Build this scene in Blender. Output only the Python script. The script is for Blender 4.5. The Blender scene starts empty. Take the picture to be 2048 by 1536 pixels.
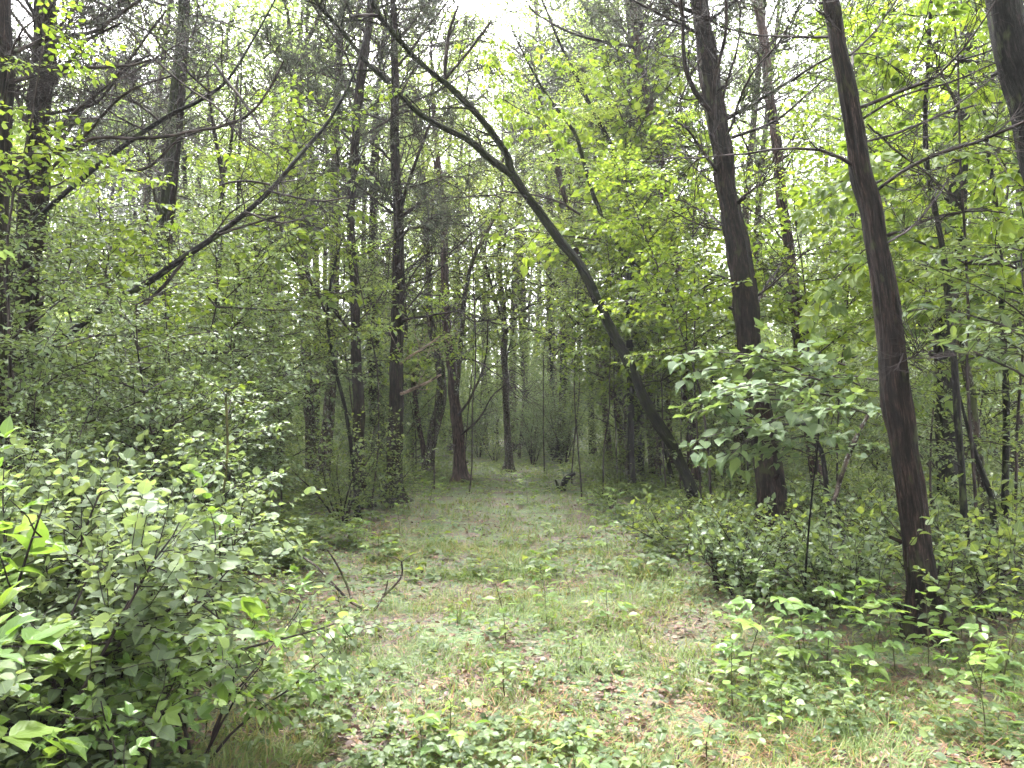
import bpy, math, random
import numpy as np
from mathutils import Vector

S = bpy.context.scene
COL = S.collection
PI = math.pi
rad = math.radians

# ------------------------------------------------------------------ camera
F = 1400.0            # focal length in pixels of the 2048 px wide photograph
PITCH = rad(2.74)
CAMZ = 1.6
cam = bpy.data.cameras.new('camera')
cam.sensor_width = 36.0
cam.lens = 36.0 * F / 2048.0
cam.clip_start = 0.05
cam.clip_end = 600
camo = bpy.data.objects.new('camera', cam)
COL.objects.link(camo)
camo.location = (0, 0, CAMZ)
camo.rotation_euler = (PI / 2 + PITCH, 0, 0)
S.camera = camo

# ------------------------------------------------------------------ sky and light (overcast)
SUN_EL, SUN_AZ = rad(62), rad(-20)
w = bpy.data.worlds.new('World')
S.world = w
w.use_nodes = True
nt = w.node_tree
nt.nodes.clear()
sky = nt.nodes.new('ShaderNodeTexSky')
sky.sky_type = 'NISHITA'
sky.sun_disc = False
sky.sun_elevation = SUN_EL
sky.sun_rotation = SUN_AZ
sky.air_density = 1.0
sky.dust_density = 4.0
hs = nt.nodes.new('ShaderNodeHueSaturation')
hs.inputs['Saturation'].default_value = 0.12
bg = nt.nodes.new('ShaderNodeBackground')
bg.inputs['Strength'].default_value = 0.15
wo = nt.nodes.new('ShaderNodeOutputWorld')
nt.links.new(sky.outputs[0], hs.inputs['Color'])
tcw = nt.nodes.new('ShaderNodeTexCoord')              # an overcast sky is brighter overhead
sxw = nt.nodes.new('ShaderNodeSeparateXYZ'); nt.links.new(tcw.outputs['Generated'], sxw.inputs[0])
mrw = nt.nodes.new('ShaderNodeMapRange'); nt.links.new(sxw.outputs[2], mrw.inputs[0])
mrw.inputs['To Min'].default_value = .8; mrw.inputs['To Max'].default_value = 2.2
vmw = nt.nodes.new('ShaderNodeVectorMath'); vmw.operation = 'SCALE'
nt.links.new(hs.outputs[0], vmw.inputs[0]); nt.links.new(mrw.outputs[0], vmw.inputs['Scale'])
nt.links.new(vmw.outputs[0], bg.inputs['Color'])
nt.links.new(bg.outputs[0], wo.inputs['Surface'])
sl = bpy.data.lights.new('sun', 'SUN')
sl.energy = 0.7
sl.angle = rad(25)
sl.color = (1.0, 0.97, 0.92)
slo = bpy.data.objects.new('sun', sl)
COL.objects.link(slo)
sdir = Vector((math.sin(SUN_AZ) * math.cos(SUN_EL), math.cos(SUN_AZ) * math.cos(SUN_EL), math.sin(SUN_EL)))
slo.rotation_euler = sdir.to_track_quat('Z', 'Y').to_euler()
slo.location = (0, 0, 40)
S.view_settings.view_transform = 'Standard'
S.view_settings.look = 'None'
S.view_settings.gamma = 1.0
S.view_settings.exposure = 3.5
S.cycles.max_bounces = 10
S.cycles.diffuse_bounces = 7
S.cycles.glossy_bounces = 2
S.cycles.transmission_bounces = 5
S.cycles.volume_bounces = 0
S.cycles.caustics_reflective = False
S.cycles.caustics_refractive = False
S.cycles.sample_clamp_indirect = 6
S.cycles.use_denoising = True
S.render.use_persistent_data = False
HAZE = 0.0008

# ------------------------------------------------------------------ numbers
def RNG(s):
    return np.random.default_rng(s)

def hash2(ix, iy, s):
    n = (ix * 374761393 + iy * 668265263 + s * 974711) & 0x7fffffff
    n = ((n ^ (n >> 13)) * 1274126177) & 0x7fffffff
    return ((n ^ (n >> 16)) & 0xffff) / 65535.0

def noise2(x, y, s=0):
    x = np.asarray(x, float); y = np.asarray(y, float)
    ix = np.floor(x).astype(np.int64); iy = np.floor(y).astype(np.int64)
    fx = x - ix; fy = y - iy
    fx = fx * fx * (3 - 2 * fx); fy = fy * fy * (3 - 2 * fy)
    a = hash2(ix, iy, s); b = hash2(ix + 1, iy, s); c = hash2(ix, iy + 1, s); d = hash2(ix + 1, iy + 1, s)
    return (a * (1 - fx) + b * fx) * (1 - fy) + (c * (1 - fx) + d * fx) * fy

def fbm(x, y, s=0, o=3):
    t = 0; a = .5; n = 0
    for k in range(o):
        t = t + a * noise2(np.asarray(x) * 2 ** k, np.asarray(y) * 2 ** k, s + k); n += a; a *= .5
    return t / n

def gz(x, y):                                     # height of the ground
    x = np.asarray(x, float); y = np.asarray(y, float)
    side = np.clip((np.abs(x - trackx(y)) - 1.2) / 4, 0, 1)
    z = (fbm(x * .35 + 7, y * .35 + 3, 5) - .5) * (.08 + .30 * side)
    z = z + np.clip(y - 24, 0, 60) * .012 + .10 * side
    z = z + (fbm(x * 1.7, y * 1.7, 9) - .5) * .05
    return z * np.clip((y + 2) / 4, .3, 1)

def trackx(y):
    y = np.asarray(y, float)
    return 0.25 - .045 * np.clip(y, 0, 12) - .012 * np.clip(y - 12, 0, 40) ** 1.35

def P(px, py, Y):                                 # point at distance Y seen at photograph pixel (px, py)
    u = (px - 1024.0) / F; v = (768.0 - py) / F
    fy = math.cos(PITCH) - v * math.sin(PITCH)
    fz = math.sin(PITCH) + v * math.cos(PITCH)
    return np.array((u / fy * Y, Y, CAMZ + fz / fy * Y))

def norm(v):
    v = np.asarray(v, float)
    return v / np.maximum(np.linalg.norm(v, axis=-1, keepdims=True), 1e-9)

# ------------------------------------------------------------------ geometry collector
class Geo:
    def __init__(s):
        s.V = []; s.A = []; s.T = []; s.Q = []; s.tm = []; s.qm = []; s.n = 0
    def add(s, V, A, tris=None, quads=None, mat=0):
        V = np.asarray(V, np.float32).reshape(-1, 3)
        if not len(V): return
        s.V.append(V); s.A.append(np.asarray(A, np.float32).reshape(-1, 3))
        if tris is not None and len(tris):
            s.T.append(np.asarray(tris, np.int64) + s.n); s.tm.append(np.full(len(tris), mat, np.int32))
        if quads is not None and len(quads):
            s.Q.append(np.asarray(quads, np.int64) + s.n); s.qm.append(np.full(len(quads), mat, np.int32))
        s.n += len(V)
    def mesh(s, name, mats, origin=(0, 0, 0), smooth=()):
        V = np.concatenate(s.V) - np.asarray(origin, np.float32)
        A = np.concatenate(s.A)
        T = np.concatenate(s.T) if s.T else np.zeros((0, 3), np.int64)
        Q = np.concatenate(s.Q) if s.Q else np.zeros((0, 4), np.int64)
        m = bpy.data.meshes.new(name)
        m.vertices.add(len(V)); m.vertices.foreach_set('co', V.ravel().astype(np.float32))
        li = np.concatenate([T.ravel(), Q.ravel()]).astype(np.int32)
        m.loops.add(len(li)); m.loops.foreach_set('vertex_index', li)
        st = np.concatenate([np.arange(len(T)) * 3, len(T) * 3 + np.arange(len(Q)) * 4]).astype(np.int32)
        m.polygons.add(len(st)); m.polygons.foreach_set('loop_start', st)
        mi = np.concatenate((s.tm or [np.zeros(0, np.int32)]) + (s.qm or [np.zeros(0, np.int32)])).astype(np.int32)
        m.polygons.foreach_set('material_index', mi)
        m.polygons.foreach_set('use_smooth', np.isin(mi, list(smooth)))
        at = m.attributes.new('lf', 'FLOAT_VECTOR', 'POINT')
        at.data.foreach_set('vector', A.ravel())
        for k in mats: m.materials.append(k)
        m.update(calc_edges=True)
        return m

def link(name, data, parent=None, loc=(0, 0, 0)):
    o = bpy.data.objects.new(name, data)
    COL.objects.link(o)
    o.location = loc
    if parent is not None: o.parent = parent
    return o

def thing(name, label, cat, loc, group=None):
    o = link(name, None, None, tuple(float(c) for c in loc))
    o.empty_display_size = .1
    o['label'] = label; o['category'] = cat
    if group: o['group'] = group
    return o

def tag(o, label=None, cat=None, group=None, kind=None):
    if label: o['label'] = label
    if cat: o['category'] = cat
    if group: o['group'] = group
    if kind: o['kind'] = kind
    return o

def copy_tree(root, loc, rz, sc, label, group):
    r = root.copy(); COL.objects.link(r)
    r.location = tuple(float(c) for c in loc); r.rotation_euler = (0, 0, rz); r.scale = (sc, sc, sc)
    r['label'] = label; r['group'] = group
    for ch in KIDS[root.name]:
        c = ch.copy(); COL.objects.link(c); c.parent = r
    return r
KIDS = {}
def kids(root):
    KIDS[root.name] = [o for o in COL.objects if o.parent == root]
    return root

# ------------------------------------------------------------------ tubes
def spline(pts, rr, n):
    pts = np.asarray(pts, float); rr = np.asarray(rr, float)
    if len(pts) == 2 and n <= 1: return pts, rr
    d = np.concatenate([[0], np.cumsum(np.linalg.norm(np.diff(pts, axis=0), axis=1))])
    d /= max(d[-1], 1e-9)
    t = np.linspace(0, 1, n + 1)
    k = np.clip(np.searchsorted(d, t, 'right') - 1, 0, len(pts) - 2)
    u = ((t - d[k]) / np.maximum(d[k + 1] - d[k], 1e-9))[:, None]
    m = np.zeros_like(pts)
    m[1:-1] = (pts[2:] - pts[:-2]) / np.maximum((d[2:] - d[:-2])[:, None], 1e-9)
    m[0] = (pts[1] - pts[0]) / max(d[1] - d[0], 1e-9); m[-1] = (pts[-1] - pts[-2]) / max(d[-1] - d[-2], 1e-9)
    h = (d[k + 1] - d[k])[:, None]
    p = (2 * u ** 3 - 3 * u ** 2 + 1) * pts[k] + (u ** 3 - 2 * u ** 2 + u) * h * m[k] + (-2 * u ** 3 + 3 * u ** 2) * pts[k + 1] + (u ** 3 - u ** 2) * h * m[k + 1]
    return p, np.interp(t, d, rr)

def tube(g, p, r, sides=4, mat=0, rough=0.0, seed=0, rnd=None):
    p = np.asarray(p, float); r = np.asarray(r, float)
    n = len(p)
    t = np.empty_like(p); t[1:-1] = p[2:] - p[:-2]; t[0] = p[1] - p[0]; t[-1] = p[-1] - p[-2]
    t = norm(t)
    ref = np.array((1., 0, 0)) if abs(t[:, 0]).mean() < .7 else np.array((0., 1, 0))
    a = norm(np.cross(t, ref)); b = np.cross(t, a)
    th = np.arange(sides) * 2 * PI / sides
    c, s_ = np.cos(th), np.sin(th)
    rr = r[:, None] * np.ones((1, sides))
    L = np.concatenate([[0], np.cumsum(np.linalg.norm(np.diff(p, axis=0), axis=1))])
    if rough:
        nn = fbm(th[None, :] * 2.1 + 50 + 0 * L[:, None], L[:, None] * 1.6 + seed * 3.1, seed, 3) - .5
        n2 = noise2(th[None, :] * 4.2 + 11, L[:, None] * 3 + seed, seed + 4) - .5
        n3 = noise2(th[None, :] * sides / 4.2 + 31, L[:, None] * 4.5 + seed * 2.3, seed + 9) - .5
        rr = rr * (1 + rough * (1.2 * nn + .6 * n2 + (.40 * n3 if sides >= 14 else 0)))
    V = p[:, None, :] + rr[..., None] * (c[None, :, None] * a[:, None, :] + s_[None, :, None] * b[:, None, :])
    A = np.empty((n, sides, 3)); A[..., 0] = c * r.max(); A[..., 1] = s_ * r.max(); A[..., 2] = L[:, None] + seed * 1.7
    i = np.arange(n - 1)[:, None] * sides; j = np.arange(sides)[None, :]; j2 = (j + 1) % sides
    Q = np.stack([i + j, i + j2, i + sides + j2, i + sides + j], -1).reshape(-1, 4)
    g.add(V, A, quads=Q, mat=mat)

# ------------------------------------------------------------------ leaves
def leaf_shape(kind):
    if kind == 'diamond':
        v = [(0, 0, 0), (-.27, .42, .05), (0, 1, -.05), (.27, .42, .05)]
        f = [(0, 3, 2, 1)]; tr = []
    elif kind == 'needle':
        v = [(-.05, 0, 0), (.05, 0, 0), (.03, 1, 0), (-.03, 1, 0)]; f = [(0, 1, 2, 3)]; tr = []
    elif kind in ('ovate', 'lance', 'heart', 'round'):
        prof = {'ovate': [(.12, .20), (.38, .33), (.68, .22)], 'lance': [(.18, .13), (.45, .20), (.74, .13)],
                'heart': [(-.10, .34), (.28, .52), (.66, .30)], 'round': [(.10, .28), (.42, .43), (.76, .28)]}[kind]
        mid = [(0, 0, 0)]
        v = [(0, 0, 0)]
        fold = .30
        for t, wd in prof: v.append((0, max(t, .05), -.10 * t * t - .01))
        v.append((0, 1, -.16))
        for sgn in (-1, 1):
            for t, wd in prof: v.append((sgn * wd, t, -.10 * t * t + fold * wd * .5))
        # 0 base,1-3 mid,4 tip,5-7 left,8-10 right
        f = [(1, 2, 6, 5), (2, 3, 7, 6), (1, 8, 9, 2), (2, 9, 10, 3)]
        tr = [(0, 1, 5), (3, 4, 7), (0, 8, 1), (3, 10, 4)]
    elif kind == 'blade':
        v = []
        for t, wd in ((0, .5), (.35, .42), (.7, .28)): v += [(-wd, t, -.25 * t * t), (wd, t, -.25 * t * t)]
        v.append((0, 1, -.34))
        f = [(0, 1, 3, 2), (2, 3, 5, 4)]; tr = [(4, 5, 6)]
    return np.array(v, float), np.array(f, int).reshape(-1, 4), np.array(tr, int).reshape(-1, 3)

def put_leaves(g, kind, pos, dr, nr, size, rng, mat=1, width=1.0, rnd=None):
    pos = np.asarray(pos, float).reshape(-1, 3)
    n = len(pos)
    if n == 0: return
    v, f, tr = leaf_shape(kind)
    d = norm(dr); nr = np.asarray(nr, float)
    x = norm(np.cross(d, nr)); z = np.cross(x, d)
    size = np.broadcast_to(np.asarray(size, float), (n,))
    wd = np.broadcast_to(np.asarray(width, float), (n,))
    zf = rng.uniform(.2, 2.6, n)[:, None, None]
    V = pos[:, None, :] + size[:, None, None] * (v[None, :, 0:1] * wd[:, None, None] * x[:, None, :] + v[None, :, 1:2] * d[:, None, :] + zf * v[None, :, 2:3] * z[:, None, :])
    A = np.empty((n, len(v), 3))
    A[..., 0] = v[None, :, 0]; A[..., 1] = v[None, :, 1]
    A[..., 2] = (rng.random(n) if rnd is None else rnd)[:, None]
    off = (np.arange(n) * len(v))[:, None, None]
    g.add(V, A, tris=(tr[None] + off).reshape(-1, 3) if len(tr) else None, quads=(f[None] + off).reshape(-1, 4), mat=mat)

def compound(pos, d, nr, size, rng, n=5, spread=.62):
    """leaflets of feather- or hand-shaped compound leaves"""
    pos = np.asarray(pos); d = norm(d); x = norm(np.cross(d, nr)); N = norm(nr)
    size = np.broadcast_to(size, (len(pos),))[:, None]
    Po, D, Nn, Sz, R = [], [], [], [], []
    r = rng.random(len(pos))
    pairs = (n - 1) // 2
    for k in range(pairs):
        t = .35 + .42 * k / max(pairs - 1, 1) if pairs > 1 else .5
        for sg in (-1, 1):
            Po.append(pos + d * size * t); D.append(d * (.55 + .3 * k) + sg * x + rng.normal(0, .12, pos.shape))
            Nn.append(N + .25 * sg * x * -1 + rng.normal(0, .15, pos.shape)); Sz.append(size[:, 0] * (.55 + .14 * k)); R.append(r)
    Po.append(pos + d * size * .82); D.append(d + rng.normal(0, .1, pos.shape)); Nn.append(N + rng.normal(0, .15, pos.shape)); Sz.append(size[:, 0] * .78); R.append(r)
    return np.concatenate(Po), np.concatenate(D), np.concatenate(Nn), np.concatenate(Sz), np.clip(np.concatenate(R) + rng.normal(0, .06, len(pos) * n), 0, 1)

# ------------------------------------------------------------------ materials
def NT(name):
    m = bpy.data.materials.new(name); m.use_nodes = True
    t = m.node_tree; t.nodes.clear()
    return m, t, (lambda k, **kw: mk(t, k, **kw)), t.links.new
def mk(t, k, **kw):
    n = t.nodes.new('ShaderNode' + k)
    for a, b in kw.items():
        if a.startswith('i_'): n.inputs[a[2:].replace('_', ' ')].default_value = b
        elif a.startswith('n_'): n.inputs[int(a[2:])].default_value = b
        else: setattr(n, a, b)
    return n
def ramp(t, stops, interp='LINEAR'):
    n = t.nodes.new('ShaderNodeValToRGB'); n.color_ramp.interpolation = interp
    e = n.color_ramp.elements
    while len(e) < len(stops): e.new(.5)
    for k, (p, c) in enumerate(stops):
        e[k].position = p; e[k].color = (c[0], c[1], c[2], 1)
    return n

def leaf_mat(name, stops, trans, rough=.34, mix=.42, veins=True, spec=.3, wet=.0):
    m, t, N, L = NT(name)
    at = N('Attribute', attribute_name='lf'); sp = N('SeparateXYZ'); L(at.outputs['Vector'], sp.inputs[0])
    oi = N('ObjectInfo')
    ad = N('Math', operation='MULTIPLY_ADD', n_1=.24, n_2=-.12); L(oi.outputs['Random'], ad.inputs[0])
    a2 = N('Math', operation='ADD', use_clamp=True); L(sp.outputs[2], a2.inputs[0]); L(ad.outputs[0], a2.inputs[1])
    rp = ramp(t, stops); L(a2.outputs[0], rp.inputs[0])
    col = rp.outputs[0]
    nb = None
    if veins:
        ab = N('Math', operation='ABSOLUTE'); L(sp.outputs[0], ab.inputs[0])
        m1 = N('Math', operation='MULTIPLY', n_1=1.0); L(ab.outputs[0], m1.inputs[0])
        su = N('Math', operation='SUBTRACT'); L(sp.outputs[1], su.inputs[0]); L(m1.outputs[0], su.inputs[1])
        ml = N('Math', operation='MULTIPLY', n_1=44.0); L(su.outputs[0], ml.inputs[0])
        sn = N('Math', operation='SINE'); L(ml.outputs[0], sn.inputs[0])
        mr = N('MapRange', i_From_Min=0.0, i_From_Max=.035, i_To_Min=1.0, i_To_Max=0.0); L(ab.outputs[0], mr.inputs[0])
        s2 = N('Math', operation='MULTIPLY_ADD', n_1=.12); L(sn.outputs[0], s2.inputs[0]); L(mr.outputs[0], s2.inputs[2])
        mx = N('Mix', data_type='RGBA', blend_type='MIX'); cl = N('Math', operation='MULTIPLY', n_1=.45, use_clamp=True); L(s2.outputs[0], cl.inputs[0])
        L(cl.outputs[0], mx.inputs[0]); L(col, mx.inputs[6]); mx.inputs[7].default_value = (.16, .24, .07, 1)
        col = mx.outputs[2]
        bu = N('Bump', i_Strength=.35, i_Distance=.004); L(s2.outputs[0], bu.inputs['Height']); nb = bu.outputs[0]
    p = N('BsdfPrincipled', i_Roughness=rough); p.inputs['Specular IOR Level'].default_value = spec
    if wet: p.inputs['Coat Weight'].default_value = wet; p.inputs['Coat Roughness'].default_value = .2
    L(col, p.inputs['Base Color'])
    if nb: L(nb, p.inputs['Normal'])
    tr = N('BsdfTranslucent')
    mu = N('Mix', data_type='RGBA', blend_type='MULTIPLY', n_0=1.0); L(col, mu.inputs[6]); mu.inputs[7].default_value = (*trans, 1)
    L(mu.outputs[2], tr.inputs[0])
    ms = N('MixShader', n_0=mix); L(p.outputs[0], ms.inputs[1]); L(tr.outputs[0], ms.inputs[2])
    o = N('OutputMaterial'); L(ms.outputs[0], o.inputs[0])
    return m

def bark_mat(name, dark, mid, light, fib=14.0, moss=0.0, mosscol=(.10, .13, .03), bump=.9, rough=.75, lich=0.0):
    m, t, N, L = NT(name)
    at = N('Attribute', attribute_name='lf')
    mp = N('Mapping'); mp.inputs['Scale'].default_value = (fib * 4, fib * 4, 11.0); L(at.outputs['Vector'], mp.inputs[0])
    n1 = N('TexNoise', i_Scale=1.0, i_Detail=5.0, i_Roughness=.65); L(mp.outputs[0], n1.inputs[0])
    mp2 = N('Mapping'); mp2.inputs['Scale'].default_value = (6, 6, 2.2); L(at.outputs['Vector'], mp2.inputs[0])
    n2 = N('TexNoise', i_Scale=1.6, i_Detail=4.0); L(mp2.outputs[0], n2.inputs[0])
    rp = ramp(t, [(.36, dark), (.52, mid), (.74, light)]); L(n1.outputs[0], rp.inputs[0])
    rq = ramp(t, [(.38, (.30, .27, .27)), (.50, (.95, .9, .9)), (.64, (1.6, 1.5, 1.42))]); L(n2.outputs[0], rq.inputs[0])
    mu = N('Mix', data_type='RGBA', blend_type='MULTIPLY', n_0=1.0); L(rp.outputs[0], mu.inputs[6]); L(rq.outputs[0], mu.inputs[7])
    col = mu.outputs[2]
    if lich:
        n4 = N('TexNoise', i_Scale=26.0, i_Detail=3.0); L(at.outputs['Vector'], n4.inputs[0])
        r4 = N('MapRange', i_From_Min=.62 - lich * .1, i_From_Max=.68 - lich * .08); L(n4.outputs[0], r4.inputs[0])
        x4 = N('Mix', data_type='RGBA'); L(r4.outputs[0], x4.inputs[0]); L(col, x4.inputs[6]); x4.inputs[7].default_value = (.22, .25, .20, 1); col = x4.outputs[2]
    if moss:
        n3 = N('TexNoise', i_Scale=5.0, i_Detail=5.0); L(at.outputs['Vector'], n3.inputs[0])
        r3 = N('MapRange', i_From_Min=.62 - moss * .3, i_From_Max=.70 - moss * .2); L(n3.outputs[0], r3.inputs[0])
        x3 = N('Mix', data_type='RGBA'); L(r3.outputs[0], x3.inputs[0]); L(col, x3.inputs[6]); x3.inputs[7].default_value = (*mosscol, 1); col = x3.outputs[2]
    bu = N('Bump', i_Strength=bump, i_Distance=.035); L(n1.outputs[0], bu.inputs['Height'])
    p = N('BsdfPrincipled', i_Roughness=rough); L(col, p.inputs['Base Color']); L(bu.outputs[0], p.inputs['Normal'])
    p.inputs['Specular IOR Level'].default_value = .14
    o = N('OutputMaterial'); L(p.outputs[0], o.inputs[0])
    return m

M = {}
M['bark_cedar'] = bark_mat('cedar_bark', (.003, .0022, .002), (.011, .0068, .0062), (.060, .040, .035), 12, .12, (.028, .032, .012))
M['bark_cedar_pale'] = bark_mat('pale_cedar_bark', (.014, .009, .009), (.045, .029, .027), (.14, .10, .092), 12)
M['bark_moss'] = bark_mat('mossy_bark', (.0035, .0035, .003), (.009, .009, .007), (.075, .080, .062), 9, .6, (.016, .021, .006), 1.0, .9, 0)
M['bark_grey'] = bark_mat('grey_bark', (.015, .012, .011), (.045, .035, .031), (.12, .10, .09), 9, .25, (.06, .07, .03), .8, .8, .4)
M['bark_dark'] = bark_mat('dark_bark', (.003, .003, .003), (.008, .007, .0075), (.030, .026, .025), 10, .15, (.04, .05, .02))
M['twig'] = bark_mat('twig_bark', (.012, .009, .010), (.030, .023, .024), (.08, .066, .062), 20, .1, (.05, .06, .03), .4)
M['stem'] = bark_mat('green_stem', (.03, .035, .015), (.06, .06, .025), (.10, .09, .05), 20, 0, bump=.2)
M['deadwood'] = bark_mat('bleached_wood', (.12, .09, .075), (.26, .20, .165), (.42, .35, .30), 14, 0, bump=.6)
YG = [(0, (.055, .090, .026)), (.5, (.092, .138, .035)), (1, (.140, .185, .042))]
BG = [(0, (.050, .080, .042)), (.5, (.080, .118, .056)), (1, (.12, .165, .064))]
MG = [(0, (.054, .082, .042)), (.5, (.086, .124, .054)), (1, (.130, .170, .062))]
FG = [(0, (.058, .082, .044)), (.5, (.090, .125, .058)), (1, (.130, .165, .068))]
M['leaf_bright'] = leaf_mat('bright_leaf', YG, (1.9, 1.8, .6), .36, .5)
M['leaf_blue'] = leaf_mat('cool_leaf', BG, (1.6, 1.5, .7), .42, .40, spec=.42)
M['leaf_pale'] = leaf_mat('pale_leaf', [(0, (.075, .105, .062)), (.5, (.11, .145, .085)), (1, (.14, .18, .082))], (1.5, 1.45, .75), .5, .46, spec=.22)
M['leaf_broad'] = leaf_mat('broad_leaf', [(0, (.060, .095, .048)), (.5, (.088, .128, .062)), (1, (.115, .158, .064))], (1.4, 1.35, .7), .55, .40, spec=.2)
M['leaf_mid'] = leaf_mat('mid_leaf', MG, (2.1, 1.9, .65), .38, .48)
M['leaf_far'] = leaf_mat('far_leaf', FG, (1.85, 1.85, .85), .42, .56, veins=False)
M['leaf_fresh'] = leaf_mat('fresh_leaf', [(0, (.07, .125, .035)), (.5, (.11, .175, .045)), (1, (.16, .225, .055))], (1.4, 1.4, .6), .34, .42)
M['needle'] = leaf_mat('cedar_needles', [(0, (.030, .036, .028)), (.5, (.050, .062, .040)), (1, (.085, .085, .062))], (1.1, 1.1, .9), .6, .3, veins=False, spec=.2)
M['grass'] = leaf_mat('grass_blade', [(0, (.060, .100, .028)), (.5, (.098, .148, .042)), (.8, (.140, .175, .058)), (1, (.23, .180, .090))], (1.3, 1.3, .7), .5, .4, veins=False, spec=.3)
M['litter'] = leaf_mat('dead_leaf', [(0, (.035, .021, .018)), (.4, (.085, .048, .037)), (.75, (.15, .088, .064)), (1, (.26, .18, .13))], (1.1, .9, .8), .5, .2, veins=False)
M['straw'] = leaf_mat('dead_straw', [(0, (.13, .060, .036)), (.5, (.20, .105, .058)), (1, (.28, .185, .105))], (1, 1, 1), .6, .2, veins=False, spec=.2)

def ground_mat():
    m, t, N, L = NT('soil_and_moss')
    tc = N('TexCoord')
    n1 = N('TexNoise', i_Scale=1.3, i_Detail=6.0, i_Roughness=.65); L(tc.outputs['Object'], n1.inputs[0])
    n2 = N('TexNoise', i_Scale=38.0, i_Detail=5.0, i_Roughness=.7); L(tc.outputs['Object'], n2.inputs[0])
    vo = N('TexVoronoi', i_Scale=24.0); L(tc.outputs['Object'], vo.inputs['Vector'])
    soil = ramp(t, [(.3, (.020, .013, .010)), (.5, (.070, .042, .030)), (.72, (.17, .11, .075))]); L(n2.outputs[0], soil.inputs[0])
    moss = ramp(t, [(.35, (.035, .055, .014)), (.6, (.085, .125, .034)), (.8, (.14, .175, .06))]); L(n2.outputs[0], moss.inputs[0])
    mr = N('MapRange', i_From_Min=.40, i_From_Max=.56); L(n1.outputs[0], mr.inputs[0])
    mx = N('Mix', data_type='RGBA'); L(mr.outputs[0], mx.inputs[0]); L(soil.outputs[0], mx.inputs[6]); L(moss.outputs[0], mx.inputs[7])
    lv = N('Mix', data_type='RGBA', blend_type='OVERLAY', n_0=.35); L(mx.outputs[2], lv.inputs[6]); L(vo.outputs['Color'], lv.inputs[7])
    hv = N('HueSaturation', i_Saturation=.8); L(lv.outputs[2], hv.inputs['Color'])
    bu = N('Bump', i_Strength=.8, i_Distance=.03); L(n2.outputs[0], bu.inputs['Height'])
    p = N('BsdfPrincipled', i_Roughness=.8); L(hv.outputs[0], p.inputs['Base Color']); L(bu.outputs[0], p.inputs['Normal'])
    o = N('OutputMaterial'); L(p.outputs[0], o.inputs[0])
    return m
M['ground'] = ground_mat()

# ------------------------------------------------------------------ ground and track
def grid_ground():
    xs = np.concatenate([np.linspace(-90, -14, 24)[:-1], np.arange(-14, 14.01, .14), np.linspace(14, 90, 24)[1:]])
    ys = np.concatenate([np.linspace(-30, -3, 10)[:-1], np.arange(-3, 26, .14), np.linspace(26.2, 100, 40)])
    X, Y = np.meshgrid(xs, ys)
    Z = gz(X, Y)
    V = np.stack([X, Y, Z], -1).reshape(-1, 3)
    nx, ny = len(xs), len(ys)
    i, j = np.meshgrid(np.arange(nx - 1), np.arange(ny - 1))
    a = j * nx + i
    Q = np.stack([a, a + 1, a + nx + 1, a + nx], -1).reshape(-1, 4)
    cx = (xs[i] + xs[i + 1]).ravel() / 2; cy = (ys[j] + ys[j + 1]).ravel() / 2
    tr = (np.abs(cx - trackx(cy)) < 1.15 + .2 * noise2(cy * .8, cy * 0, 3)) & (cy > -3) & (cy < 25.8)
    for name, sel in (('ground', ~tr), ('path', tr)):
        q = Q[sel]; u, inv = np.unique(q, return_inverse=True)
        g = Geo(); g.add(V[u], np.zeros((len(u), 3)), quads=inv.reshape(-1, 4))
        o = link(name, g.mesh(name, [M['ground']], smooth=(0,)))
        tag(o, kind='structure')
grid_ground()

# ------------------------------------------------------------------ growing things
def arc(rng, p, d, L, n, up=.0, jit=.12):
    pts = [np.array(p, float)]; d = norm(d)
    for k in range(n):
        d = norm(d + rng.normal(0, jit, 3) + np.array((0, 0, up / n)))
        pts.append(pts[-1] + d * L / n)
    return np.array(pts)

def side_dirs(rng, t, k, ang=60, flat=.0):
    """k directions leaving a stem whose local direction is t"""
    t = norm(t); ref = np.array((0, 0, 1.)) if abs(t[2]) < .9 else np.array((1., 0, 0))
    a = norm(np.cross(t, ref)); b = np.cross(t, a)
    out = []
    for i in range(k):
        th = rng.uniform(0, 2 * PI)
        if flat and rng.random() < flat: th = (0 if i % 2 else PI) + rng.normal(0, .25)
        an = rad(ang) * rng.uniform(.7, 1.25)
        out.append(math.cos(an) * t + math.sin(an) * (math.cos(th) * a + math.sin(th) * b))
    return out

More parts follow.
